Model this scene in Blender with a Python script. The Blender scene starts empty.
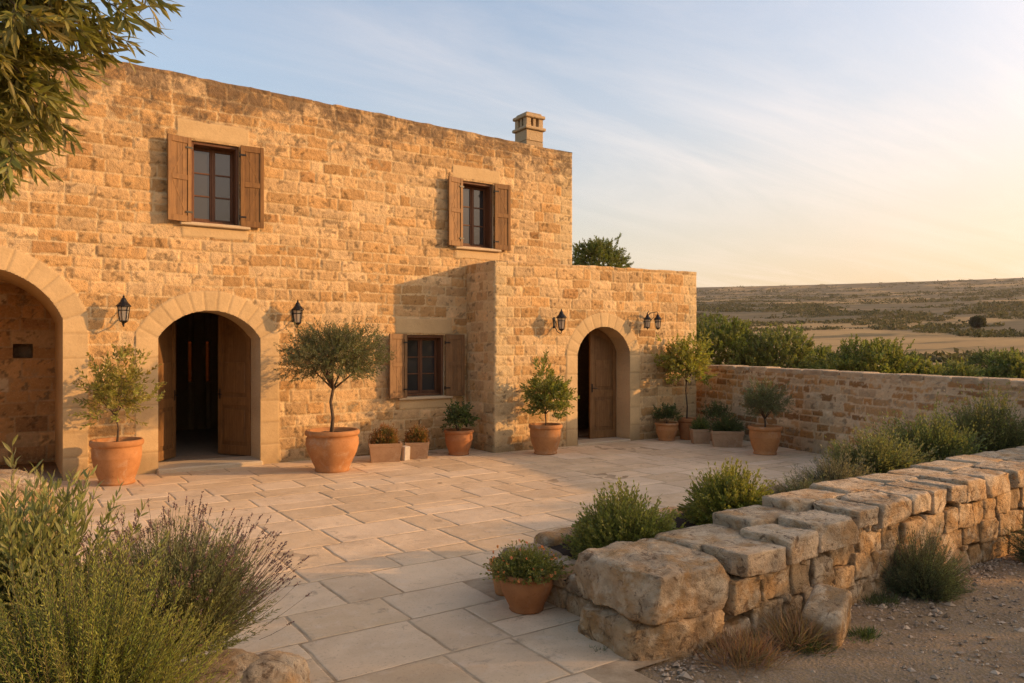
import bpy, bmesh, math, random
import numpy as np
from mathutils import Vector, Matrix

# ------------------------------------------------------------------ camera, sky, sun, exposure
SC = bpy.context.scene
COL = SC.collection
CAMH, F, HY, CX = 2.0, 760.0, 348.0, 512.0
RX, RY = 0.8317, 0.5556                 # camera right in (u, w) is (RX, -RY); forward is (RY, RX)
cam_d = bpy.data.cameras.new('camera')
cam = bpy.data.objects.new('camera', cam_d); COL.objects.link(cam)
cam.location = (0, 0, CAMH)
cam.rotation_euler = (math.radians(90), 0, -math.atan2(RY, RX))
cam_d.sensor_width = 36; cam_d.lens = F / 1024 * 36
cam_d.shift_y = (HY - 341.5) / 1024
cam_d.clip_start = 0.05; cam_d.clip_end = 9000
SC.camera = cam

SUN_EL, SUN_AZ = 14.0, 123.0            # azimuth clockwise from +Y
sv = Vector((math.sin(math.radians(SUN_AZ)) * math.cos(math.radians(SUN_EL)),
             math.cos(math.radians(SUN_AZ)) * math.cos(math.radians(SUN_EL)), math.sin(math.radians(SUN_EL))))
sl = bpy.data.lights.new('sun', 'SUN'); sl.energy = 2.3; sl.angle = math.radians(0.8); sl.color = (1.0, 0.57, 0.24)
so = bpy.data.objects.new('sun', sl); COL.objects.link(so)
so.rotation_euler = sv.to_track_quat('Z', 'Y').to_euler(); so.location = (20, -10, 20)

world = bpy.data.worlds.new('World'); SC.world = world; world.use_nodes = True
def build_world():
    nt = world.node_tree; nt.nodes.clear(); N = nt.nodes.new; L = nt.links.new
    out = N('ShaderNodeOutputWorld'); bg = N('ShaderNodeBackground'); bg.inputs['Strength'].default_value = 0.15
    sky = N('ShaderNodeTexSky'); sky.sky_type = 'NISHITA'; sky.sun_disc = False
    sky.sun_elevation = math.radians(SUN_EL); sky.sun_rotation = math.radians(SUN_AZ)
    sky.air_density = 1.0; sky.dust_density = 3.0; sky.ozone_density = 1.6; sky.altitude = 100
    tc = N('ShaderNodeTexCoord')
    sep = N('ShaderNodeSeparateXYZ'); L(tc.outputs['Generated'], sep.inputs[0])
    def m(op, a, b=None, c=None, clamp=False):
        n = N('ShaderNodeMath'); n.operation = op; n.use_clamp = clamp
        for i, v in enumerate((a, b, c)):
            if v is None: continue
            if isinstance(v, (int, float)): n.inputs[i].default_value = v
            else: L(v, n.inputs[i])
        return n.outputs[0]
    z = m('MAXIMUM', sep.outputs[2], 0.0)
    # cirrus laid out on a high plane, streaked along one compass direction
    zz = m('ADD', z, 0.12)
    px = m('DIVIDE', sep.outputs[0], zz); py = m('DIVIDE', sep.outputs[1], zz)
    cmb = N('ShaderNodeCombineXYZ'); L(px, cmb.inputs[0]); L(py, cmb.inputs[1])
    mp = N('ShaderNodeMapping'); mp.inputs['Rotation'].default_value = (0, 0, math.radians(62)); mp.inputs['Scale'].default_value = (0.5, 1.9, 1)
    L(cmb.outputs[0], mp.inputs[0])
    n1 = N('ShaderNodeTexNoise'); n1.inputs['Scale'].default_value = 0.9; n1.inputs['Detail'].default_value = 9; n1.inputs['Roughness'].default_value = 0.62
    n1.inputs['Distortion'].default_value = 0.9
    L(mp.outputs[0], n1.inputs['Vector'])
    n2 = N('ShaderNodeTexNoise'); n2.inputs['Scale'].default_value = 0.45; n2.inputs['Detail'].default_value = 3
    L(cmb.outputs[0], n2.inputs['Vector'])
    c1 = N('ShaderNodeMapRange'); c1.inputs[1].default_value = 0.42; c1.inputs[2].default_value = 0.72; L(n1.outputs[0], c1.inputs[0])
    c2 = N('ShaderNodeMapRange'); c2.inputs[1].default_value = 0.32; c2.inputs[2].default_value = 0.58; L(n2.outputs[0], c2.inputs[0])
    # closeness to the sun's side of the sky
    dot = N('ShaderNodeVectorMath'); dot.operation = 'DOT_PRODUCT'; L(tc.outputs['Generated'], dot.inputs[0])
    dot.inputs[1].default_value = (sv.x, sv.y, 0)
    side = N('ShaderNodeMapRange'); side.inputs[1].default_value = -0.55; side.inputs[2].default_value = 0.75; L(dot.outputs['Value'], side.inputs[0])
    cl = m('MULTIPLY', m('MULTIPLY', c1.outputs[0], c2.outputs[0]), side.outputs[0])
    cl = m('MULTIPLY', cl, 0.75, clamp=True)
    low = N('ShaderNodeMapRange'); low.inputs[1].default_value = 0.0; low.inputs[2].default_value = 0.56; low.inputs[3].default_value = 1; low.inputs[4].default_value = 0
    L(z, low.inputs[0])
    lowp = m('POWER', low.outputs[0], 1.15)
    warm = m('MULTIPLY', lowp, m('MULTIPLY_ADD', side.outputs[0], 0.95, 0.36), clamp=True)
    mixw = N('ShaderNodeMix'); mixw.data_type = 'RGBA'; L(warm, mixw.inputs['Factor'])
    gain = N('ShaderNodeMix'); gain.data_type = 'RGBA'; gain.blend_type = 'MULTIPLY'; gain.inputs['Factor'].default_value = 1
    L(sky.outputs[0], gain.inputs['A']); gain.inputs['B'].default_value = SKYGAIN; L(gain.outputs['Result'], mixw.inputs['A'])
    ramp = N('ShaderNodeValToRGB'); L(z, ramp.inputs[0])
    e = ramp.color_ramp.elements
    e[0].position = 0.02; e[0].color = (.82, .565, .29, 1); e[1].position = 0.30; e[1].color = (.73, .63, .545, 1)
    e2 = e.new(0.12); e2.color = (.79, .61, .42, 1)
    sc = N('ShaderNodeMix'); sc.data_type = 'RGBA'; sc.blend_type = 'MULTIPLY'; sc.inputs['Factor'].default_value = 1
    L(ramp.outputs[0], sc.inputs['A']); sc.inputs['B'].default_value = (WARM, WARM, WARM, 1)
    L(sc.outputs['Result'], mixw.inputs['B'])
    mixc = N('ShaderNodeMix'); mixc.data_type = 'RGBA'; L(cl, mixc.inputs['Factor']); L(mixw.outputs['Result'], mixc.inputs['A'])
    mixc.inputs['B'].default_value = (CLOUD[0], CLOUD[1], CLOUD[2], 1)
    # the bright veil of light round the low sun
    d3 = N('ShaderNodeVectorMath'); d3.operation = 'DOT_PRODUCT'; L(tc.outputs['Generated'], d3.inputs[0]); d3.inputs[1].default_value = tuple(sv)
    au = m('POWER', m('MAXIMUM', d3.outputs['Value'], 0.0), 3.0)
    glow = N('ShaderNodeMix'); glow.data_type = 'RGBA'; glow.blend_type = 'ADD'; L(au, glow.inputs['Factor'])
    L(mixc.outputs['Result'], glow.inputs['A']); glow.inputs['B'].default_value = GLOW
    L(glow.outputs['Result'], bg.inputs['Color']); L(bg.outputs[0], out.inputs['Surface'])
SKYGAIN = (0.92, 0.91, 0.88, 1); GLOW = (2.4, 1.3, 0.65, 1)
WARM = 3.45; CLOUD = (4.0, 3.35, 2.95)
build_world()
SC.view_settings.view_transform = 'Standard'; SC.view_settings.look = 'None'
SC.view_settings.exposure = 1.2; SC.view_settings.gamma = 1.0; SC.view_settings.use_curve_mapping = False
SC.cycles.use_denoising = True; SC.cycles.denoising_prefilter = 'NONE'
SC.cycles.sample_clamp_indirect = 3.0
SC.cycles.max_bounces = 6; SC.cycles.diffuse_bounces = 4; SC.cycles.transparent_max_bounces = 8

rng = np.random.default_rng(7)
random.seed(7)

# ------------------------------------------------------------------ placing: a pixel's ray met with a real plane
def ray(px, py=HY):
    a = (px - CX) / F
    return (RX * a + RY, -RY * a + RX, (HY - py) / F)
def G(px, py, z=0.0):
    r = ray(px, py); t = (z - CAMH) / r[2]
    return (r[0] * t, r[1] * t, z)
def onw(px, w):                          # u where the ray through px meets the plane at distance w
    r = ray(px); return r[0] / r[1] * w
def depth(u, w): return RY * u + RX * w
def zat(py, u, w): return CAMH + (HY - py) / F * depth(u, w)

# ------------------------------------------------------------------ noise
def _h(ix, iy, iz, seed):
    h = (ix.astype(np.int64) * 374761393 + iy.astype(np.int64) * 668265263 + iz.astype(np.int64) * 1440662683 + seed * 974634577) & 0xffffffff
    h = ((h ^ (h >> 13)) * 1274126177) & 0xffffffff
    h = h ^ (h >> 16)
    return (h & 0xffffff) / float(0xffffff)
def vn(x, y, z=None, seed=0):
    x = np.asarray(x, float); y = np.asarray(y, float)
    z = np.zeros_like(x) if z is None else np.asarray(z, float)
    ix, iy, iz = np.floor(x), np.floor(y), np.floor(z)
    fx, fy, fz = x - ix, y - iy, z - iz
    fx, fy, fz = fx * fx * (3 - 2 * fx), fy * fy * (3 - 2 * fy), fz * fz * (3 - 2 * fz)
    r = 0
    for a in (0, 1):
        for b in (0, 1):
            for c in (0, 1):
                wgt = (fx if a else 1 - fx) * (fy if b else 1 - fy) * (fz if c else 1 - fz)
                r = r + wgt * _h(ix + a, iy + b, iz + c, seed)
    return r * 2 - 1
def fbm(x, y, z=None, seed=0, o=4, g=0.5):
    s = 0; a = 1.0; f = 1.0; t = 0
    for k in range(o):
        s = s + a * vn(np.asarray(x) * f, np.asarray(y) * f, None if z is None else np.asarray(z) * f, seed + k * 17); t += a; a *= g; f *= 2.03
    return s / t
def sstep(a, b, x):
    t = np.clip((x - a) / (b - a), 0, 1); return t * t * (3 - 2 * t)

# ------------------------------------------------------------------ objects and mesh building
def tag(o, label=None, cat=None, group=None, kind=None):
    if label: o['label'] = label
    if cat: o['category'] = cat
    if group: o['group'] = group
    if kind: o['kind'] = kind
    return o
def thing(name, label, cat, loc=(0, 0, 0), rz=0.0, group=None):
    o = bpy.data.objects.new(name, None); COL.objects.link(o); o.location = loc; o.rotation_euler = (0, 0, rz)
    o.empty_display_size = 0.1
    return tag(o, label, cat, group)
class MB:
    """collects shapes, then links them as ONE mesh object"""
    def __init__(s): s.V = []; s.T = []; s.Q = []; s.TM = []; s.QM = []; s.C = []; s.n = 0; s.poly = []
    def add(s, v, tris=None, quads=None, col=(1, 1, 1), mat=0):
        v = np.asarray(v, float).reshape(-1, 3); k = len(v)
        s.V.append(v)
        c = np.asarray(col, float)
        s.C.append(np.broadcast_to(c, (k, 3)) if c.ndim == 1 else c)
        if tris is not None and len(tris): s.T.append(np.asarray(tris, int) + s.n); s.TM.append(np.full(len(tris), mat))
        if quads is not None and len(quads): s.Q.append(np.asarray(quads, int) + s.n); s.QM.append(np.full(len(quads), mat))
        s.n += k; return s
    def box(s, x0, x1, y0, y1, z0, z1, col=(1, 1, 1), mat=0, bev=0.0, M=None):
        b = min(bev, (x1 - x0) * .3, (y1 - y0) * .3, (z1 - z0) * .3)
        if b <= 0:
            v = np.array([(x, y, z) for z in (z0, z1) for y in (y0, y1) for x in (x0, x1)])
            q = [(0, 2, 3, 1), (4, 5, 7, 6), (0, 1, 5, 4), (2, 6, 7, 3), (0, 4, 6, 2), (1, 3, 7, 5)]; t = None
        else:
            v = []; 
            lo = np.array((x0, y0, z0)); hi = np.array((x1, y1, z1)); idx = {}
            for ax in range(3):
                for sx in (0, 1):
                    for sy in (0, 1):
                        for sz in (0, 1):
                            sg = (sx, sy, sz); p = np.where(np.array(sg) > 0, hi, lo).astype(float)
                            for o in range(3):
                                if o != ax: p[o] += b if sg[o] == 0 else -b
                            idx[(ax,) + sg] = len(v); v.append(p)
            q = []; t = []
            for ax in range(3):
                o1, o2 = [(1, 2), (0, 2), (0, 1)][ax]
                for sd in (0, 1):
                    f = []
                    for a_, b_ in ((0, 0), (1, 0), (1, 1), (0, 1)):
                        sg = [0, 0, 0]; sg[ax] = sd; sg[o1] = a_; sg[o2] = b_; f.append(idx[(ax,) + tuple(sg)])
                    q.append(f if (sd == 1) != (ax == 1) else f[::-1])
            for ax in range(3):
                o1, o2 = [(1, 2), (0, 2), (0, 1)][ax]
                for a_ in (0, 1):
                    for b_ in (0, 1):
                        s0 = [0, 0, 0]; s0[o1] = a_; s0[o2] = b_; s1 = list(s0); s1[ax] = 1
                        q.append((idx[(o1,) + tuple(s0)], idx[(o1,) + tuple(s1)], idx[(o2,) + tuple(s1)], idx[(o2,) + tuple(s0)]))
            for sx in (0, 1):
                for sy in (0, 1):
                    for sz in (0, 1): t.append([idx[(ax, sx, sy, sz)] for ax in range(3)])
            v = np.array(v)
        if M is not None: v = xf(M, v)
        return s.add(v, t, q, col, mat)
    def prism(s, pts, y0, y1, col=(1, 1, 1), mat=0, M=None):   # polygon in x-z pushed from y0 to y1 (convex fan)
        k = len(pts); v = [(p[0], y0, p[1]) for p in pts] + [(p[0], y1, p[1]) for p in pts]
        q = [(i, (i + 1) % k, k + (i + 1) % k, k + i) for i in range(k)]
        t = [(0, i + 1, i) for i in range(1, k - 1)] + [(k, k + i, k + i + 1) for i in range(1, k - 1)]
        v = np.array(v, float)
        if M is not None: v = xf(M, v)
        return s.add(v, t, q, col, mat)
    def tube(s, pts, rad, n=8, col=(1, 1, 1), mat=0, cap=True):
        pts = np.asarray(pts, float); k = len(pts); rad = np.broadcast_to(np.asarray(rad, float), (k,))
        tan = np.gradient(pts, axis=0); tan /= np.linalg.norm(tan, axis=1)[:, None] + 1e-12
        ref = np.array((0, 0, 1.0)) if abs(tan[0][2]) < .9 else np.array((1.0, 0, 0))
        a = np.linspace(0, 2 * np.pi, n, endpoint=False); v = []
        for i in range(k):
            x = np.cross(tan[i], ref); x /= np.linalg.norm(x) + 1e-12; y = np.cross(tan[i], x); ref = np.cross(x, tan[i])
            v.append(pts[i] + rad[i] * (np.cos(a)[:, None] * x + np.sin(a)[:, None] * y))
        v = np.concatenate(v); q = [(i * n + j, i * n + (j + 1) % n, (i + 1) * n + (j + 1) % n, (i + 1) * n + j) for i in range(k - 1) for j in range(n)]
        t = []
        if cap:
            v = np.concatenate([v, pts[:1], pts[-1:]]); c0, c1 = k * n, k * n + 1
            t = [(c0, (j + 1) % n, j) for j in range(n)] + [(c1, (k - 1) * n + j, (k - 1) * n + (j + 1) % n) for j in range(n)]
        return s.add(v, t, q, col, mat)
    def lathe(s, prof, n=36, col=(1, 1, 1), mat=0, c=(0, 0, 0)):
        k = len(prof); a = np.linspace(0, 2 * np.pi, n, endpoint=False)
        v = np.concatenate([np.stack([r * np.cos(a) + c[0], r * np.sin(a) + c[1], np.full(n, z + c[2])], 1) for r, z in prof])
        q = [(i * n + j, i * n + (j + 1) % n, (i + 1) * n + (j + 1) % n, (i + 1) * n + j) for i in range(k - 1) for j in range(n)]
        return s.add(v, None, q, col, mat)
    def grid(s, P, keep=None, col=(1, 1, 1), mat=0, flip=False):   # P: (a, b, 3)
        a, b = P.shape[:2]; I = np.arange(a * b).reshape(a, b)
        q = np.stack([I[:-1, :-1], I[1:, :-1], I[1:, 1:], I[:-1, 1:]], -1)
        if flip: q = q[..., ::-1]
        q = q.reshape(-1, 4) if keep is None else q[keep]
        c = np.asarray(col, float)
        return s.add(P.reshape(-1, 3), None, q, c if c.ndim == 1 else c.reshape(-1, 3), mat)
    def build(s, name, mats, parent=None, smooth=False, loc=None):
        me = bpy.data.meshes.new(name)
        V = np.concatenate(s.V) if s.V else np.zeros((0, 3)); C = np.concatenate(s.C)
        T = np.concatenate(s.T) if s.T else np.zeros((0, 3), int); Q = np.concatenate(s.Q) if s.Q else np.zeros((0, 4), int)
        mi = np.concatenate([np.concatenate(s.TM) if s.TM else np.zeros(0, int), np.concatenate(s.QM) if s.QM else np.zeros(0, int)])
        used = np.zeros(len(V), bool); used[T.ravel()] = True; used[Q.ravel()] = True
        if not used.all():
            re = np.cumsum(used) - 1; V = V[used]; C = C[used]; T = re[T]; Q = re[Q]
        me.vertices.add(len(V)); me.vertices.foreach_set('co', V.ravel())
        nl = T.size + Q.size; me.loops.add(nl)
        me.loops.foreach_set('vertex_index', np.concatenate([T.ravel(), Q.ravel()]).astype(np.int32))
        npoly = len(T) + len(Q); me.polygons.add(npoly)
        st = np.concatenate([np.arange(len(T)) * 3, T.size + np.arange(len(Q)) * 4]).astype(np.int32)
        me.polygons.foreach_set('loop_start', st)
        me.polygons.foreach_set('material_index', mi.astype(np.int32))
        me.polygons.foreach_set('use_smooth', np.full(npoly, smooth))
        me.update(calc_edges=True); me.validate()
        at = me.color_attributes.new('col', 'FLOAT_COLOR', 'POINT')
        at.data.foreach_set('color', np.concatenate([C, np.ones((len(C), 1))], 1).astype(np.float32).ravel())
        for m in (mats if isinstance(mats, (list, tuple)) else [mats]): me.materials.append(m)
        o = bpy.data.objects.new(name, me); COL.objects.link(o)
        if parent is not None: o.parent = parent
        if loc is not None: o.location = loc
        return o
def xf(M, v):
    M = np.array(M); return v @ M[:3, :3].T + M[:3, 3]
def rotz(a, loc=(0, 0, 0)):
    return Matrix.Translation(loc) @ Matrix.Rotation(a, 4, 'Z')
def copy_tree(o, parent=None):
    c = o.copy(); COL.objects.link(c)
    if parent is not None: c.parent = parent
    for ch in list(o.children): copy_tree(ch, c)
    return c

# ------------------------------------------------------------------ materials
def mat(name, rough=0.8, spec=0.3):
    m = bpy.data.materials.new(name); m.use_nodes = True
    nt = m.node_tree; b = nt.nodes['Principled BSDF']
    b.inputs['Roughness'].default_value = rough; b.inputs['Specular IOR Level'].default_value = spec
    return m, nt, b
def node(nt, t, **kw):
    n = nt.nodes.new(t)
    for k, v in kw.items():
        if k in n.inputs.keys(): n.inputs[k].default_value = v
        else: setattr(n, k, v)
    return n
def noise(nt, scale, detail=4, rough=.55, vec=None, dist=0.0):
    n = node(nt, 'ShaderNodeTexNoise', Scale=scale, Detail=detail, Roughness=rough, Distortion=dist)
    if vec is not None: nt.links.new(vec, n.inputs['Vector'])
    return n.outputs[0]
def rmap(nt, v, a, b, c=0.0, d=1.0):
    n = node(nt, 'ShaderNodeMapRange'); nt.links.new(v, n.inputs[0])
    for i, x in enumerate((a, b, c, d)): n.inputs[i + 1].default_value = x
    return n.outputs[0]
def mix(nt, f, A, B, blend='MIX'):
    n = node(nt, 'ShaderNodeMix', data_type='RGBA', blend_type=blend)
    for k, v in (('Factor', f), ('A', A), ('B', B)):
        if hasattr(v, 'is_linked'): nt.links.new(v, n.inputs[k])
        elif k == 'Factor': n.inputs[k].default_value = v
        else: n.inputs[k].default_value = (*v, 1)
    return n.outputs['Result']
def bump(nt, b, h, strength=.5, dist=.02, prev=None):
    n = node(nt, 'ShaderNodeBump', Strength=strength, Distance=dist); nt.links.new(h, n.inputs['Height'])
    if prev is not None: nt.links.new(prev, n.inputs['Normal'])
    nt.links.new(n.outputs[0], b.inputs['Normal']); return n.outputs[0]
def opos(nt): return node(nt, 'ShaderNodeNewGeometry').outputs['Position']
def ocoord(nt): return node(nt, 'ShaderNodeTexCoord').outputs['Object']
def vcol(nt): return node(nt, 'ShaderNodeVertexColor', layer_name='col').outputs[0]

def stone_mat(name, stain=0.55, sscale=1.0, pit=1.0):
    m, nt, b = mat(name, .92, .15)
    p = opos(nt)
    c = vcol(nt)
    c = mix(nt, rmap(nt, noise(nt, 9 * sscale, 6, .65, p), .42, .72, 0, .55), c, (.33, .19, .08), 'MIX') if sscale != 1.0 else c
    c = mix(nt, rmap(nt, noise(nt, 23 * sscale, 5, .7, p), .53, .72, 0, .38), c, (.62, .45, .24))
    c = mix(nt, rmap(nt, noise(nt, 38 * sscale, 5, .75, p, .6), .57, .70, 0, .75), c, (.20, .115, .05))
    if stain:
        big = rmap(nt, noise(nt, .9, 7, .68, p), .53, .70, 0, stain)
        c = mix(nt, big, c, (.115, .08, .052))
    nt.links.new(c, b.inputs['Base Color'])
    n1 = bump(nt, b, noise(nt, 14 * sscale, 8, .66, p), min(1, .7 * pit), .03 * pit)
    vo = node(nt, 'ShaderNodeTexVoronoi', Scale=42 * sscale); nt.links.new(p, vo.inputs['Vector'])
    bump(nt, b, rmap(nt, vo.outputs[0], 0, .42), .4 * pit, .012, n1)
    return m
M_WALL = stone_mat('honey_limestone', .0)
M_RUBBLE = stone_mat('ochre_rubble', .12)
def dressed_mat():
    m, nt, b = mat('dressed_limestone', .88, .2); p = opos(nt); c = vcol(nt)
    c = mix(nt, rmap(nt, noise(nt, 3, 7, .66, p), .45, .72, 0, .4), c, (.44, .29, .13))
    c = mix(nt, rmap(nt, noise(nt, 48, 4, .7, p), .56, .74, 0, .5), c, (.30, .19, .09))
    nt.links.new(c, b.inputs['Base Color']); n1 = bump(nt, b, noise(nt, 22, 7, .65, p), .35, .015); bump(nt, b, noise(nt, 90, 4, .7, p), .3, .004, n1); return m
M_DRESS = dressed_mat()
M_ROCK = stone_mat('weathered_limestone', .4, .9, 1.6)

def rock_extra(m):
    nt = m.node_tree; b = nt.nodes['Principled BSDF']; p = opos(nt)
    c = vcol(nt)
    c = mix(nt, rmap(nt, noise(nt, 3.4, 9, .62, p, .5), .46, .60, 0, .75), c, (.43, .235, .085))
    c = mix(nt, rmap(nt, noise(nt, 5.5, 9, .66, p, .4), .50, .62, 0, .75), c, (.64, .49, .315))
    c = mix(nt, rmap(nt, noise(nt, 8.0, 10, .72, p, 1.0), .55, .63, 0, .85), c, (.15, .085, .042))
    c = mix(nt, rmap(nt, noise(nt, 34, 4, .7, p), .60, .72, 0, .8), c, (.10, .06, .032))
    nt.links.new(c, b.inputs['Base Color'])
    n1 = bump(nt, b, noise(nt, 8.0, 10, .72, p, 1.0), .9, -.05); n2 = bump(nt, b, noise(nt, 16, 7, .62, p), .5, .03, n1)
    bump(nt, b, rmap(nt, noise(nt, 34, 4, .7, p), .5, .72, 1, 0), .5, .012, n2)
rock_extra(M_ROCK)

def wall_stain(m):      # grey-brown lichen that the rain has left along the top courses
    nt = m.node_tree; b = nt.nodes['Principled BSDF']; src = b.inputs['Base Color'].links[0].from_socket
    p = opos(nt); sep = node(nt, 'ShaderNodeSeparateXYZ'); nt.links.new(p, sep.inputs[0])
    a = rmap(nt, sep.outputs[2], 4.8, 6.4, 0, .30)
    n = noise(nt, 3.2, 9, .74, p, .4)
    ad = node(nt, 'ShaderNodeMath', operation='ADD'); nt.links.new(n, ad.inputs[0]); nt.links.new(a, ad.inputs[1])
    f = rmap(nt, ad.outputs[0], .64, .80, 0, .8)
    c = mix(nt, f, src, (.13, .088, .055))
    nt.links.new(c, b.inputs['Base Color'])
wall_stain(M_WALL)

def wood_mat(name, c1, c2, scale=1.0):
    m, nt, b = mat(name, .6, .3)
    p = ocoord(nt); mp = node(nt, 'ShaderNodeMapping'); mp.inputs['Scale'].default_value = (38 * scale, 38 * scale, 2.2 * scale); nt.links.new(p, mp.inputs[0])
    n = noise(nt, 1.0, 6, .65, mp.outputs[0], .6)
    c = mix(nt, rmap(nt, n, .3, .7), c1, c2)
    c = mix(nt, rmap(nt, noise(nt, 4.5, 5, .7, p), .5, .75, 0, .6), c, tuple(x * .55 for x in c1))
    cc = mix(nt, 1.0, c, vcol(nt), 'MULTIPLY')
    nt.links.new(cc, b.inputs['Base Color']); bump(nt, b, n, .35, .006)
    return m
M_SHUT = wood_mat('shutter_wood', (.15, .066, .017), (.28, .14, .040))
M_SHUTW = wood_mat('weathered_shutter_wood', (.16, .08, .03), (.26, .145, .06))
M_DOOR = wood_mat('door_wood', (.13, .060, .018), (.24, .125, .045))
M_FRAME = wood_mat('window_frame_wood', (.10, .04, .016), (.17, .075, .032))

def simple(name, c, rough=.5, spec=.4, metal=0.0, nscale=12, amt=.35, bmp=.15):
    m, nt, b = mat(name, rough, spec); b.inputs['Metallic'].default_value = metal
    p = ocoord(nt); n = noise(nt, nscale, 6, .65, p)
    cc = mix(nt, rmap(nt, n, .35, .7, 0, amt), c, tuple(x * .4 for x in c)); nt.links.new(cc, b.inputs['Base Color'])
    bump(nt, b, n, bmp, .01); return m
M_IRON = simple('black_iron', (.022, .02, .018), .45, .5, .6)
def glass_mat():
    m, nt, b = mat('window_glass', .04, .9)
    b.inputs['Base Color'].default_value = (.035, .033, .032, 1)
    n = noise(nt, 2.2, 2, .5, opos(nt)); bump(nt, b, n, .05, .03); return m
M_GLASS = glass_mat()
def frosted():
    m, nt, b = mat('lantern_glass', .25, .6)
    b.inputs['Base Color'].default_value = (.55, .50, .42, 1); b.inputs['Transmission Weight'].default_value = .6; b.inputs['IOR'].default_value = 1.3
    return m
M_LGLASS = frosted()
def terra(name, c, dirt=.45):
    m, nt, b = mat(name, .82, .2)
    p = ocoord(nt)
    cc = mix(nt, rmap(nt, noise(nt, 3.5, 7, .68, p), .38, .70, 0, .75), c, (c[0] * .62, c[1] * .55, c[2] * .5))
    cc = mix(nt, rmap(nt, noise(nt, 5, 8, .72, p, .5), .54, .72, 0, dirt), cc, (.46, .36, .25))
    cc = mix(nt, rmap(nt, noise(nt, 45, 3, .6, p), .58, .75, 0, .5), cc, (c[0] * .4, c[1] * .36, c[2] * .3))
    nt.links.new(cc, b.inputs['Base Color']); bump(nt, b, noise(nt, 26, 6, .65, p), .22, .01)
    return m
M_TERRA = terra('terracotta', (.43, .20, .075), .55)
M_TERRA2 = terra('pale_terracotta', (.40, .25, .14), .75)
M_TERRA3 = terra('brown_terracotta', (.36, .15, .055), .2)
M_SOIL = simple('potting_soil', (.05, .032, .02), .95, .1, 0, 40, .7, .8)
M_BARK = simple('bark', (.14, .095, .06), .9, .1, 0, 30, .8, .7)
M_TWIG = simple('twig', (.13, .10, .055), .9, .1)

def leaf_mat(name, trans=.35, rough=.5):
    m = bpy.data.materials.new(name); m.use_nodes = True; nt = m.node_tree; b = nt.nodes['Principled BSDF']
    b.inputs['Roughness'].default_value = rough; b.inputs['Specular IOR Level'].default_value = .35
    c = vcol(nt); nt.links.new(c, b.inputs['Base Color'])
    tr = node(nt, 'ShaderNodeBsdfTranslucent')
    tc = mix(nt, 1.0, c, (1.5, 1.45, .7), 'MULTIPLY'); nt.links.new(tc, tr.inputs[0])
    ms = node(nt, 'ShaderNodeMixShader'); ms.inputs[0].default_value = trans
    nt.links.new(b.outputs[0], ms.inputs[1]); nt.links.new(tr.outputs[0], ms.inputs[2])
    nt.links.new(ms.outputs[0], nt.nodes['Material Output'].inputs[0]); return m
M_LEAF = leaf_mat('leaves')
M_DRY = leaf_mat('dry_leaves', .25, .8)

# ------------------------------------------------------------------ stone walls as relief surfaces
PAL = np.array([(.53, .355, .165), (.48, .295, .115), (.60, .44, .235), (.44, .255, .09), (.57, .40, .20), (.32, .17, .058), (.50, .30, .115)])
PALW = np.array([.29, .13, .21, .06, .20, .03, .08])
PAL = PAL * .72 + .28 * (PAL * np.array([.29, .13, .21, .06, .20, .03, .08])[:, None]).sum(0); PAL = PAL * np.array((1.0, .94, .92))
RUBPAL = 1.15 * np.array([(.42, .26, .12), (.33, .175, .065), (.52, .39, .235), (.25, .13, .05), (.46, .33, .19), (.38, .215, .085)])
RUBW = np.array([.24, .2, .18, .1, .16, .12])
class Arch:
    def __init__(s, x0, x1, zs, rise, ring, base=-1.0):
        s.x0, s.x1, s.zs, s.ring, s.base = x0, x1, zs, ring, base
        h = (x1 - x0) / 2; s.xc = (x0 + x1) / 2; s.R = (h * h + rise * rise) / (2 * rise); s.cz = zs + rise - s.R
        s.zs_eff = s.cz + math.sqrt(max(s.R ** 2 - h * h, 0))
    def inside(s, X, Z, g=0.0):
        r = np.hypot(X - s.xc, Z - s.cz)
        return (X > s.x0 - g) & (X < s.x1 + g) & ((Z < s.zs) | (r < s.R + g)) & (Z < s.cz + s.R + g)
    def snap(s, X, Z):
        low = Z < s.zs; r = np.hypot(X - s.xc, Z - s.cz) + 1e-9
        Xn = np.where(low, np.where(X < s.xc, s.x0, s.x1), s.xc + (X - s.xc) / r * s.R)
        Zn = np.where(low, Z, s.cz + (Z - s.cz) / r * s.R); return Xn, Zn
    def ztop(s, x): return s.cz + np.sqrt(np.maximum(s.R ** 2 - (np.asarray(x) - s.xc) ** 2, 0))
    def curve(s, zb, n=28):
        pts = [(s.x0, z) for z in np.linspace(zb, s.zs, 10)[:-1]]
        a0 = math.atan2(s.zs - s.cz, s.x0 - s.xc); a1 = math.atan2(s.zs - s.cz, s.x1 - s.xc)
        pts += [(s.xc + s.R * math.cos(a), s.cz + s.R * math.sin(a)) for a in np.linspace(a0, a1, n)]
        pts += [(s.x1, z) for z in np.linspace(s.zs, zb, 10)[1:]]
        return np.array(pts)
class Rect:
    ring = 0
    def __init__(s, x0, x1, z0, z1): s.x0, s.x1, s.z0, s.z1 = x0, x1, z0, z1
    def inside(s, X, Z, g=0.0): return (X > s.x0 - g) & (X < s.x1 + g) & (Z > s.z0 - g) & (Z < s.z1 + g)
    def snap(s, X, Z):
        d = np.stack([X - s.x0, s.x1 - X, Z - s.z0, s.z1 - Z]); k = d.argmin(0)
        return np.where(k == 0, s.x0, np.where(k == 1, s.x1, X)), np.where(k == 2, s.z0, np.where(k == 3, s.z1, Z))
    def curve(s, zb=None): return np.array([(s.x0, s.z0), (s.x0, s.z1), (s.x1, s.z1), (s.x1, s.z0), (s.x0, s.z0)])

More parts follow.
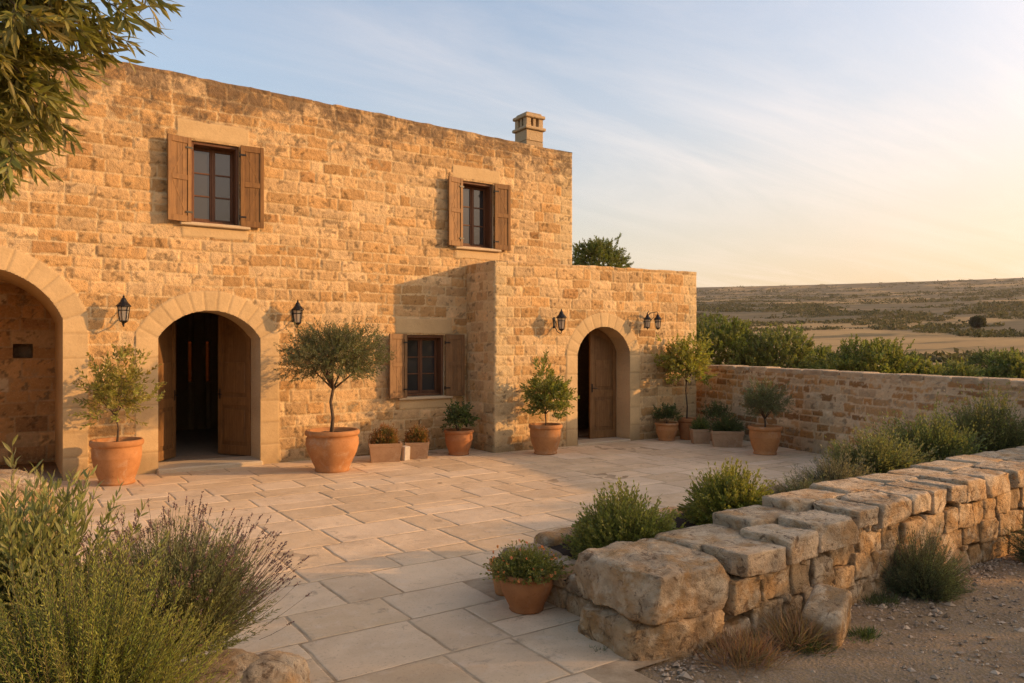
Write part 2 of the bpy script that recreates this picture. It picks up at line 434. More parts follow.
def stone_wall(mb, L, H, res, org, e, n, seed, ch=(.155, .225), ls=(.22, .54), openings=(), slabs=(), quoin=(0, 0), topz=None,
               thick=.4, pal=PAL, palw=PALW, depth_=1.0, mortar_col=(.60, .43, .225), base=-.05, capcol=None, back=.7, mort=.5, WARP=.55):
    r = np.random.default_rng(seed)
    xs = np.linspace(0, L, int(L / res) + 1); zs = np.linspace(base, H, int((H - base) / res) + 1)
    X, Z = np.meshgrid(xs, zs)                       # (nz, nx)
    Xw = X + WARP * (.028 * vn(X * 2.6, Z * 2.6, seed=seed) + .012 * vn(X * 9, Z * 9, seed=seed + 3))
    Zw = Z + WARP * (.024 * vn(X * 1.9, Z * 1.9, seed=seed + 5) + .012 * vn(X * 8, Z * 8, seed=seed + 7))
    edges = [base - .1]
    while edges[-1] < H + .1: edges.append(edges[-1] + r.uniform(*ch))
    edges = np.array(edges)
    ci = np.clip(np.searchsorted(edges, Zw) - 1, 0, len(edges) - 2)
    dz = np.minimum(Zw - edges[ci], edges[ci + 1] - Zw)
    dx = np.zeros_like(X); rv = np.zeros_like(X); rv2 = np.zeros_like(X); cidx = np.zeros(X.shape, int); pale = np.zeros(X.shape, bool)
    for c in range(len(edges) - 1):
        k = ci == c
        if not k.any(): continue
        sp = [-1.0 + r.uniform(0, .3)]
        while sp[-1] < L + 1:
            sp.append(sp[-1] + r.uniform(*ls) * (1.35 if r.random() < .18 else 1))
        sp = np.array(sp)
        if quoin[0]:
            q0 = quoin[0] * (1.0 if c % 2 else .62); sp = np.concatenate([[-1, 0.0 - .05], [q0], sp[sp > q0 + .14]])
        if quoin[1]:
            q1 = L - quoin[1] * (1.0 if c % 2 else .62); sp = np.concatenate([sp[sp < q1 - .14], [q1], [L + .05, L + 1]])
        i = np.clip(np.searchsorted(sp, Xw[k]) - 1, 0, len(sp) - 2)
        dx[k] = np.minimum(Xw[k] - sp[i], sp[i + 1] - Xw[k])
        rr = r.random(len(sp)); rv[k] = rr[i]; rv2[k] = r.random(len(sp))[i]
        cidx[k] = r.choice(len(pal), len(sp), p=palw)[i]
        grp = fbm(sp * .55, np.full(len(sp), c * .23), seed=seed + 81, o=2) + r.normal(0, .10, len(sp))
        och = np.where(grp > .34)[0]; cidx[k] = np.where(np.isin(i, och), np.where(rr[i] > .75, 3, 1), cidx[k])
        if quoin[0]: pale[k] |= Xw[k] < q0
        if quoin[1]: pale[k] |= Xw[k] > q1
    d = np.minimum(dx, dz)
    d = d + .006 * vn(X * 22, Z * 22, seed=seed + 11)
    body = sstep(.003, .017, d)
    dome = sstep(0, .1, d)
    f1 = fbm(X * 7, Z * 7, rv * 40, seed=seed + 13, o=5, g=.6)
    f2 = fbm(X * 20, Z * 20, rv * 40, seed=seed + 19, o=3)
    disp = body * (.011 + .008 * rv + .002 * dome + .010 * f1 + .010 * f2) * depth_
    pt = (fbm(X * 10, Z * 13, rv * 30, seed=seed + 71, o=4) > .30).astype(float)
    disp = disp - pt * body * .009 * depth_
    ml = (.004 + .013 * fbm(X * 1.3, Z * 2.0, seed=seed + 23, o=3) + .003 * vn(X * 16, Z * 16, seed=seed + 29)) * depth_ + .006 * (mort - .5) * 2
    col = pal[cidx] * (.80 + .36 * rv2)[..., None]
    col = col * (1 + .20 * f1[..., None] + .22 * f2[..., None])
    col = np.where(pale[..., None], np.array((.55, .395, .205)) * (.88 + .22 * rv2[..., None]) * (1 + .12 * f1[..., None]), col)
    disp = disp - (1 - body) * .010 * depth_
    mm = sstep(-.002, .003, ml - disp)
    mc = np.array(mortar_col) * (1 + .18 * f2)[..., None]
    col = col * (1 - mm[..., None]) + mc * mm[..., None]
    col = col * (1 - .45 * pt * body)[..., None]
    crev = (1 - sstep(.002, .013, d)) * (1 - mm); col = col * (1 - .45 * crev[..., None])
    disp = np.maximum(disp, ml)
    dressed = np.zeros(X.shape, bool)
    # dressed ashlar: arch rings, jambs, lintels
    for op in openings:
        if op.ring:
            g = op.ring; reg = op.inside(X, Z, g) & ~op.inside(X, Z, -.06)
            ang = np.arctan2(Z - op.cz, X - op.xc); rad = np.hypot(X - op.xc, Z - op.cz)
            a0 = math.atan2(op.zs - op.cz, op.x1 - op.xc); nv = 11
            stp = (math.pi - 2 * a0) / nv
            t = (ang - a0) / stp; ida = np.floor(t); da = np.abs(t - np.round(t)) * stp * rad
            hb = .37; idj = np.floor(Z / hb); dj = np.abs(Z / hb - np.round(Z / hb)) * hb
            hi = Z > op.zs
            idx = np.where(hi, ida + 100, idj + np.where(X < op.xc, 0, 37))
            hv = _h(idx.astype(int), np.zeros_like(idx).astype(int), np.zeros_like(idx).astype(int), seed + 31)
            dd = np.where(hi, da, dj)
            dd = np.minimum(dd, np.where(hi, op.R + g - rad, np.where(X < op.xc, X - op.x0 + g, op.x1 + g - X)))
            j = sstep(.002, .020, dd); dressed |= reg
            dr = .016 + .009 * j + .006 * (hv - .5) + .0012 * f2 + .0015 * f1
            cr = np.array((.55, .38, .19)) * (.92 + .15 * hv)[..., None] * (1 + .08 * f1[..., None] + .06 * f2[..., None]) * (.80 + .2 * j)[..., None]
            disp = np.where(reg, dr, disp); col = np.where(reg[..., None], cr, col)
    for (x0, x1, z0, z1) in slabs:
        wx = .012 * vn(X * 6, Z * 6, seed=seed + 41)
        reg = (X + wx > x0) & (X + wx < x1) & (Z + wx > z0) & (Z + wx < z1)
        dressed |= reg; j = sstep(0, .02, np.minimum(np.minimum(X - x0, x1 - X), np.minimum(Z - z0, z1 - Z)))
        disp = np.where(reg, .017 + .006 * j + .0018 * f1 + .0012 * f2, disp)
        col = np.where(reg[..., None], np.array((.56, .39, .195)) * (1 + .08 * f1[..., None] + .05 * f2[..., None]) * (.82 + .18 * j)[..., None], col)
    # damp grime just above the ground
    gr = sstep(.5, -.05, Z + .35 * fbm(X * 2, Z * 2, seed=seed + 51))
    col = col * (1 - .42 * gr)[..., None]
    col = np.clip(col, .01, .9)
    Xn, Zn = X.copy(), Z.copy()
    cxm = (X[:-1, :-1] + X[1:, 1:]) / 2; czm = (Z[:-1, :-1] + Z[1:, 1:]) / 2
    keep = np.ones(cxm.shape, bool)
    for op in openings:
        keep &= ~op.inside(cxm, czm)
        ins = op.inside(X, Z); sx, sz = op.snap(X, Z); Xn = np.where(ins, sx, Xn); Zn = np.where(ins, sz, Zn)
    top = np.zeros_like(xs) if topz is None else topz(xs)
    tw = (rv[-1] - .5) * .016
    k = sstep(H - .5, H, Z); Zn = Zn + k * (top + tw)[None, :] * 1.0
    edge = np.minimum(X, L - X); disp = disp * sstep(0, .012, edge) if True else disp
    disp[-1] = .012
    e = np.array(e, float); n = np.array(n, float); org = np.array(org, float)
    P = org + Xn[..., None] * e + disp[..., None] * n + np.stack([np.zeros_like(Zn), np.zeros_like(Zn), Zn], -1)
    fd = dressed[:-1, :-1] & dressed[1:, 1:]
    if fd.any(): mb.grid(P, keep & ~fd, col); mb.grid(P, keep & fd, col, 1)
    else: mb.grid(P, keep, col)
    # coping: top face and the rear face of the parapet
    tt = np.array([0, .02, .33, .66, .98, 1.0]) * thick
    ztop = Zn[-1]
    rows = []; cc = []
    for i, t_ in enumerate(tt):
        zz = ztop + (0.012 * vn(xs * 5, xs * 0 + t_ * 9, seed=seed + 61) + .01 if 0 < i < 5 else 0)
        rows.append(org + xs[:, None] * e - (t_ - .012 * (i == 0)) * n + np.stack([xs * 0, xs * 0, zz], -1))
        cc.append(col[-1] if capcol is None else np.array(capcol) * (.8 + .4 * rv[-1])[:, None])
    rows.append(rows[-1] - np.array((0, 0, back))); cc.append(cc[-1])
    mb.grid(np.stack(rows), None, np.stack(cc))
    return disp
def reveal(mb, curve, org, e, n, d0, d1, col=(.50, .37, .215), nseg=6, seed=0, var=.25, rows=None):
    e = np.array(e, float); n = np.array(n, float); org = np.array(org, float)
    s = np.linspace(d0, d1, nseg + 1)
    P = np.stack([org + curve[:, :1] * e + (-t) * n + np.stack([curve[:, 0] * 0, curve[:, 0] * 0, curve[:, 1]], -1) for t in s])
    h = .37
    idx = np.floor(curve[:, 1] / h) + np.where(curve[:, 0] > curve[:, 0].mean(), 50, 0)
    hv = _h(idx.astype(int), (idx * 0).astype(int), (idx * 0).astype(int), seed)
    c = np.array(col) * (1 - var / 2 + var * hv)[:, None]
    mb.grid(P, None, np.broadcast_to(c, (nseg + 1,) + c.shape))

# ------------------------------------------------------------------ THE SETTING
W0 = 13.06            # distance to the main front
WE = 12.02            # distance to the annex front
UE0, UE1 = 7.64, 13.06
UR = 10.3             # right end of the tall house

def terrain_z(x, y):
    r = np.hypot(x, y)
    d = RY * x + RX * y
    k = np.interp(r, [0, 26, 60, 120, 200, 300, 420, 600, 800, 1050, 1400, 1800, 2300, 4000],
                  [-.03, -.45, -.3, 1.2, 4.2, 9.5, 17, 31, 46, 66, 98, 142, 150, 140])
    z = k
    for n_, (sc_, am_) in enumerate(((22, .12), (60, .35), (170, 1.1), (480, 2.6), (1100, 2.0))):
        w_ = sstep(sc_ * .8, sc_ * 2.2, r) * (1 - sstep(sc_ * 6, sc_ * 11, r)) if sc_ < 1000 else sstep(500, 1500, r)
        z = z + am_ * w_ * vn(x / sc_ + 3.3 * n_, y / sc_, seed=3 + n_)
    # old field terraces: low steps
    return z
def build_terrain():
    ang = np.linspace(0, 2 * np.pi, 721); rr = np.concatenate([[0.05], np.geomspace(1.2, 4000, 190)])
    A, R = np.meshgrid(ang, rr); X = R * np.sin(A); Y = R * np.cos(A); Z = terrain_z(X, Y)
    m, nt, b = mat('dry_farmland', .95, .1)
    p = opos(nt)
    gm = sstep(-.02, .10, fbm(X / 85, Y / 60, seed=41, o=4) * .9 + np.interp(R, [0, 90, 130, 330, 420, 900, 1500], [.1, .1, .20, .20, -.12, -.16, -.06]))
    cv = np.stack([gm, gm, gm], -1)
    mp = node(nt, 'ShaderNodeMapping'); mp.inputs['Rotation'].default_value = (0, 0, math.radians(34)); mp.inputs['Scale'].default_value = (.35, 1, 0); nt.links.new(p, mp.inputs[0])
    v = mp.outputs[0]
    fs = node(nt, 'ShaderNodeSeparateColor'); nt.links.new(vcol(nt), fs.inputs[0])
    scrubby = mix(nt, rmap(nt, noise(nt, .03, 7, .7, v), .40, .62), (.105, .082, .04), (.19, .135, .065))
    golden = mix(nt, rmap(nt, noise(nt, .02, 5, .6, v), .35, .65), (.42, .27, .105), (.34, .21, .083))
    c = mix(nt, fs.outputs[0], scrubby, golden)
    c = mix(nt, rmap(nt, noise(nt, .013, 7, .66, v), .52, .60, 0, .7), c, (.16, .115, .05))
    c = mix(nt, rmap(nt, noise(nt, .05, 7, .7, v), .52, .60, 0, .8), c, (.085, .075, .034))
    c = mix(nt, rmap(nt, noise(nt, .7, 6, .7, p), .45, .75, 0, .5), c, (.17, .12, .065))
    nt.links.new(c, b.inputs['Base Color']); bump(nt, b, noise(nt, .6, 6, .7, p), .3, .25)
    o = MB().grid(np.stack([X, Y, Z], -1), None, cv).build('ground', m, None, True); tag(o, kind='structure')
build_terrain()

def build_gravel():
    xs = np.linspace(1.0, 12.4, 230); ys = np.linspace(-3.0, 3.62, 150)
    X, Y = np.meshgrid(xs, ys)
    edge = np.minimum(np.minimum(X - 1.0, 12.4 - X), np.minimum(Y + 3, 3.62 - Y))
    Z = .006 + (.022 * fbm(X * 1.4, Y * 1.4, seed=5) + .012 * fbm(X * 7, Y * 7, seed=6) + .012) * sstep(0, .4, edge)
    Z = np.where(X < 3.25, np.minimum(Z, .004), Z)
    m, nt, b = mat('gravel_dirt', .95, .1); p = opos(nt)
    c = mix(nt, rmap(nt, noise(nt, 2.2, 7, .65, p), .35, .65), (.33, .225, .12), (.23, .155, .083))
    vo = node(nt, 'ShaderNodeTexVoronoi', Scale=48.0); nt.links.new(p, vo.inputs['Vector'])
    hs = node(nt, 'ShaderNodeSeparateColor'); nt.links.new(vo.outputs['Color'], hs.inputs[0])
    c = mix(nt, rmap(nt, hs.outputs[0], .62, .7, 0, .7), c, (.30, .215, .14))
    c = mix(nt, rmap(nt, noise(nt, 90, 3, .7, p), .52, .72, 0, .7), c, (.09, .06, .042))
    nt.links.new(c, b.inputs['Base Color'])
    n1 = bump(nt, b, vo.outputs[0], .55, .012); bump(nt, b, noise(nt, 30, 8, .7, p), .6, .02, n1)
    o = MB().grid(np.stack([X, Y, Z], -1)).build('gravel_path', m, None, True); tag(o, kind='structure')
    # loose pebbles
    mb = MB(); r = np.random.default_rng(21); t = np.array([(0, 0, 1), (1, 0, 0), (0, 1, 0), (-1, 0, 0), (0, -1, 0), (0, 0, -1)], float)
    tf = np.array([(0, 1, 2), (0, 2, 3), (0, 3, 4), (0, 4, 1), (5, 2, 1), (5, 3, 2), (5, 4, 3), (5, 1, 4)])
    N = 7000
    x = r.uniform(2.8, 9.5, N); y = r.uniform(.6, 3.4, N); y = np.where(r.random(N) < .3, 3.42 - np.abs(r.normal(0, .18, N)), y)
    s = r.lognormal(-4.85, .55, N)
    ok = (x > 3.05) & ((x > 3.3) | (y < 3.3)); x, y, s = x[ok], y[ok], s[ok]
    V = []
    for i in range(len(x)):
        M = t * (s[i] * r.uniform(.7, 1.5, 3) * (1, 1, .6)) + r.normal(0, .15, (6, 3)) * s[i]
        a = r.uniform(0, 6.28); V.append(np.stack([M[:, 0] * math.cos(a) - M[:, 1] * math.sin(a) + x[i], M[:, 0] * math.sin(a) + M[:, 1] * math.cos(a) + y[i], M[:, 2] + .022], 1))
    V = np.concatenate(V); T = (np.arange(len(x))[:, None, None] * 6 + tf[None]).reshape(-1, 3)
    cc = np.repeat(np.array((.36, .265, .175)) * r.uniform(.5, 1.5, (len(x), 1)), 6, 0)
    mb.add(V, T, None, cc)
    m2, nt, b = mat('pebbles', .9, .15); nt.links.new(vcol(nt), b.inputs['Base Color'])
    tag(mb.build('gravel', m2), kind='stuff')
build_gravel()

def build_patio():
    r = np.random.default_rng(11)
    base = MB()
    def inside(x, y):
        if y < 3.5: return x < 3.12
        if y < 5.45: return x < 3.5
        return x < 13.5
    mb = MB(); y = 0.6
    def slab(x0, x1, y0, y1):
        nx = max(4, int((x1 - x0) / .075)); ny = max(4, int((y1 - y0) / .075))
        gx = np.concatenate([[0, .007, .018], np.linspace(.06, (x1 - x0) - .06, nx), [(x1 - x0) - .018, (x1 - x0) - .007, (x1 - x0)]])
        gy = np.concatenate([[0, .007, .018], np.linspace(.06, (y1 - y0) - .06, ny), [(y1 - y0) - .018, (y1 - y0) - .007, (y1 - y0)]])
        X, Y = np.meshgrid(gx, gy); sd = int(r.integers(1e6))
        ed = np.minimum(np.minimum(X, x1 - x0 - X), np.minimum(Y, y1 - y0 - Y))
        Xg, Yg = X + x0, Y + y0
        wob = .009
        dX = wob * fbm(Xg * 5, Yg * 5, seed=201, o=3); dY = wob * fbm(Xg * 5, Yg * 5, seed=301, o=3)
        tlt = r.normal(0, .0012, 2); h0 = r.normal(0, .0012)
        Z = .034 + h0 + (X - X.mean()) * tlt[0] + (Y - Y.mean()) * tlt[1] + .0022 * fbm(Xg * 4, Yg * 4, seed=sd) + .0016 * fbm(Xg * 14, Yg * 14, seed=sd + 5)
        Z = Z - .004 * (1 - sstep(0, .012, ed + .003 * vn(Xg * 18, Yg * 18, seed=sd))) - .02 * (ed <= 0)
        c = np.array([(.63, .455, .275), (.61, .435, .255), (.66, .49, .31), (.585, .415, .24), (.64, .47, .29)])[r.integers(5)] * r.uniform(.92, 1.07)
        f = fbm(Xg * 3, Yg * 3, seed=sd + 9, o=4)
        cc = c * (1 + .16 * f[..., None])
        mb.grid(np.stack([Xg + dX, Yg + dY, Z], -1), None, cc)
    while y < 13.2:
        hgt = r.uniform(.40, .70) ; y1 = min(y + hgt, 13.25)
        x = -6.0 + r.uniform(0, .6)
        while x < 13.4:
            w = r.uniform(.42, 1.05); x1 = x + w
            if inside((x + x1) / 2, (y + y1) / 2):
                lim = 3.16 if (y + y1) / 2 < 3.5 else (3.54 if (y + y1) / 2 < 5.45 else 13.2)
                xe = min(x1, lim)
                if xe - x > .15:
                    if w > .75 and hgt > .56 and r.random() < .3:
                        ym = y + hgt * r.uniform(.4, .6); slab(x, xe - .008, y, ym - .008); slab(x, xe - .008, ym, y1 - .008)
                    else: slab(x, xe - .008, y, y1 - .008)
            x = x1
        y = y1
    m, nt, b = mat('limestone_paving', .8, .25); p = opos(nt); c = vcol(nt)
    c = mix(nt, rmap(nt, noise(nt, 1.1, 8, .7, p, .3), .48, .66, 0, .45), c, (.42, .285, .165))
    c = mix(nt, rmap(nt, noise(nt, 7, 7, .7, p), .52, .70, 0, .55), c, (.68, .53, .36))
    c = mix(nt, rmap(nt, noise(nt, 5, 9, .75, p, .6), .57, .66, 0, .55), c, (.23, .165, .105))
    c = mix(nt, rmap(nt, noise(nt, 55, 4, .7, p), .58, .74, 0, .7), c, (.16, .11, .07))
    nt.links.new(c, b.inputs['Base Color'])
    nt.links.new(rmap(nt, noise(nt, 6, 5, .6, p), .3, .7, .62, .9), b.inputs['Roughness'])
    n1 = bump(nt, b, noise(nt, 9, 9, .68, p), .35, .02); bump(nt, b, noise(nt, 60, 5, .7, p), .22, .006, n1)
    tag(mb.build('patio', m, None, True), kind='structure')
    m, nt, b = mat('joint_dirt', .97, .05); p = opos(nt)
    nt.links.new(mix(nt, rmap(nt, noise(nt, 4, 6, .7, p), .35, .65), (.30, .205, .115), (.50, .37, .23)), b.inputs['Base Color'])
    bump(nt, b, noise(nt, 40, 6, .7, p), .5, .01)
    xs = np.linspace(-6.5, 13.6, 3)
    g = MB(); 
    for (x0, x1, y0, y1) in ((-6.5, 3.2, .5, 3.45), (-6.5, 3.6, 3.45, 5.45), (-6.5, 13.3, 5.45, 13.2)):
        g.add([(x0, y0, .0307), (x1, y0, .0307), (x1, y1, .0307), (x0, y1, .0307)], None, [(0, 1, 2, 3)])
    tag(g.build('patio_bedding', m), kind='structure')
build_patio()

# ------------------------------------------------------------------ THE FARMHOUSE
U0 = -3.4                                     # left end of the front, out of frame
house = thing('farmhouse', 'two-storey honey limestone farmhouse with flat roof and arched doorways', 'house', (4, W0, 0))
def rel(o):                                   # keep world coordinates while parented
    o.matrix_parent_inverse = Matrix.Translation(house.location).inverted(); return o
A1 = Arch(-1.42 - U0, .72 - U0, 2.42, .74, .34)          # loggia arch
A2 = Arch(2.014 - U0, 3.597 - U0, 2.16, .45, .33)        # open door
R1 = Rect(2.50 - U0, 3.25 - U0, 4.03, 5.35)
R2 = Rect(7.52 - U0, 8.25 - U0, 4.01, 5.32)
R3 = Rect(6.31 - U0, 7.12 - U0, 1.08, 2.25)
slabs = []
for R_, t_ in ((R1, .30), (R2, .27), (R3, .30)):
    slabs.append((R_.x0 - .22, R_.x1 + .17, R_.z1 + .02, R_.z1 + .02 + t_))
    slabs.append((R_.x0 - .14, R_.x1 + .15, R_.z0 - .24, R_.z0 - .055))
mb = MB()
top_main = lambda xs: np.interp(xs, [0, 5, UR - U0], [.05, .03, -.12])
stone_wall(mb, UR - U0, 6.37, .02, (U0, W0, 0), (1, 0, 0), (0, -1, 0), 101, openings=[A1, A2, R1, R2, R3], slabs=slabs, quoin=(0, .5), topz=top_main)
reveal(mb, A1.curve(-.02), (U0, W0, 0), (1, 0, 0), (0, -1, 0), -.022, 2.1, (.46, .30, .14), 8, 3)
reveal(mb, A2.curve(-.02), (U0, W0, 0), (1, 0, 0), (0, -1, 0), -.022, .62, (.50, .37, .215), 4, 4)
for R_ in (R1, R2, R3): reveal(mb, R_.curve(), (U0, W0, 0), (1, 0, 0), (0, -1, 0), -.02, .34, (.50, .37, .215), 3, 5, 0)
# right-hand side and back of the tall block
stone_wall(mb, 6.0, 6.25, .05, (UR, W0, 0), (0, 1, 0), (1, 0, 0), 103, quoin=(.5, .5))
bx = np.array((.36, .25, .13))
mb.box(U0 - .3, U0, W0 + .01, 19.2, -.1, 6.3, bx)                         # left side
mb.box(U0, UR - .01, W0 + .4, 19.0, 5.66, 5.78, bx)                       # roof slab
mb.box(U0, 3.58, 19.0, 19.3, -.1, 6.2, bx); mb.box(3.70, 3.97, 19.0, 19.3, -.1, 6.2, bx); mb.box(4.09, UR, 19.0, 19.3, -.1, 6.2, bx)
for a_, b_ in ((3.58, 3.70), (3.97, 4.09)): mb.box(a_, b_, 19.0, 19.3, -.1, 1.2, bx); mb.box(a_, b_, 19.0, 19.3, 2.15, 6.2, bx)
rel(mb.build('wall', [M_WALL, M_DRESS], house, True))
M_AMBER = bpy.data.materials.new('dusty_amber_glass'); M_AMBER.use_nodes = True; _nt = M_AMBER.node_tree
_t = _nt.nodes.new('ShaderNodeBsdfTransparent'); _t.inputs[0].default_value = (.40, .21, .10, 1); _nt.links.new(_t.outputs[0], _nt.nodes['Material Output'].inputs[0])
for a_, b_ in ((3.58, 3.70), (3.97, 4.09)): rel(MB().box(a_, b_, 19.12, 19.13, 1.2, 2.15).build('pane', M_AMBER, house))
mb = MB()
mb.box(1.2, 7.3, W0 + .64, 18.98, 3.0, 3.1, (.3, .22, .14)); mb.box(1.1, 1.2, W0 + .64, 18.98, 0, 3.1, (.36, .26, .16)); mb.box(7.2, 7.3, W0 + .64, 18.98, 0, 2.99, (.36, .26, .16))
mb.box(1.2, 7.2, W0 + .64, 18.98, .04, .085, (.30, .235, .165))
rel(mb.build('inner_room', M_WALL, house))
# rear wall of the loggia with a small square niche
mb = MB(); NI = Rect(1.62, 1.90, 1.93 - .1, 2.17 - .1)
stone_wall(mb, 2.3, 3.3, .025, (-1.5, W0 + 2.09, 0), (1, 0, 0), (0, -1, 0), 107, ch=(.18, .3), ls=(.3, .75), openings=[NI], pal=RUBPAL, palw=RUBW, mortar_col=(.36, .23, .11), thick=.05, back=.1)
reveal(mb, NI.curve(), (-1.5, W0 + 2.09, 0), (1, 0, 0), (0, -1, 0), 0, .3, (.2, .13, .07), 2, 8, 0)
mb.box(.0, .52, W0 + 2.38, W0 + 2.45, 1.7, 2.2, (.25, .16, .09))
mb.box(-1.5, .76, W0 + .02, W0 + 2.1, .02, .06, (.36, .27, .17))
rel(mb.build('loggia_wall', M_WALL, house, True))

# the annex
mb = MB()
A3 = Arch(9.61 - UE0, 11.02 - UE0, 1.90, .54, .29)
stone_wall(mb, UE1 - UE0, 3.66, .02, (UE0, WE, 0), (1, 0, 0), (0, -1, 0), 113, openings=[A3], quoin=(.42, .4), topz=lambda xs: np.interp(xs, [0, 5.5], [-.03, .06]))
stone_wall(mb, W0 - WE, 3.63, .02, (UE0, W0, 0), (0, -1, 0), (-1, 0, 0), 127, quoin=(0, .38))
reveal(mb, A3.curve(-.02), (UE0, WE, 0), (1, 0, 0), (0, -1, 0), -.022, .46, (.46, .32, .17), 4, 9, .5)
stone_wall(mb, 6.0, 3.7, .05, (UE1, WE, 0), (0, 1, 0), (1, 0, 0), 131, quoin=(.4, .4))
mb.box(UE0 + .03, UE1 - .03, WE + .4, 18.0, 3.1, 3.2, bx)
mb.box(UE0 + .03, UE1 - .03, 18.0, 18.2, -.1, 3.7, bx)
mb.box(UE0 + .05, UE1 - .05, WE + .48, W0 - .04, .03, .07, (.25, .19, .13))
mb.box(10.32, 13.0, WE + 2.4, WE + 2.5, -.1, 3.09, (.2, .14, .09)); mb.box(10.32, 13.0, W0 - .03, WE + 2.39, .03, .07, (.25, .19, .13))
rel(mb.build('annex_wall', [M_WALL, M_DRESS], house, True))

# steps
mb = MB(); mb.box(1.99, 3.62, W0 - .13, W0 + .66, -.02, .105, (.50, .40, .27), bev=.02)
rel(mb.build('doorstep', M_DRESS, house))
mb = MB(); mb.box(9.60, 11.03, WE - .05, WE + .5, -.02, .075, (.47, .37, .25), bev=.02)
rel(mb.build('doorstep', M_DRESS, house))

# chimney
def chimney():
    cu, cw = 10.02, 14.3; mb = MB(); h = .235
    c = np.array((.46, .33, .185)); z0 = 5.7
    for i in range(5): mb.box(-h, h, -h, h, z0 + i * .25 + (.3 if 0 else 0), z0 + (i + 1) * .25 - .006, c * (.85 + .3 * random.random()), bev=.012)
    zb = z0 + 1.25
    mb.box(-h - .05, h + .05, -h - .05, h + .05, zb, zb + .07, c * 1.05, bev=.015)
    for sx in (-1, 1):
        for sy in (-1, 1): mb.box(min(sx * h, sx * (h - .13)), max(sx * h, sx * (h - .13)), min(sy * h, sy * (h - .13)), max(sy * h, sy * (h - .13)), zb + .07, zb + .27, c, bev=.01)
    for sx in (-1, 1):
        mb.box(-.035, .035, sx * (h - .05) - .04, sx * (h - .05) + .04, zb + .07, zb + .27, c * .9); mb.box(sx * (h - .05) - .04, sx * (h - .05) + .04, -.035, .035, zb + .07, zb + .27, c * .9)
    mb.box(-h - .04, h + .04, -h - .04, h + .04, zb + .27, zb + .345, c * 1.0, bev=.015)
    mb.box(-h + .02, h - .02, -h + .02, h - .02, zb + .345, zb + .40, c * .8, bev=.02)
    mb.box(-h + .12, h - .12, -h + .12, h - .12, zb + .40, zb + .43, c * .75, bev=.012)
    o = mb.build('chimney', M_RUBBLE, house); o.location = (cu - house.location.x, cw - house.location.y, 0)
chimney()

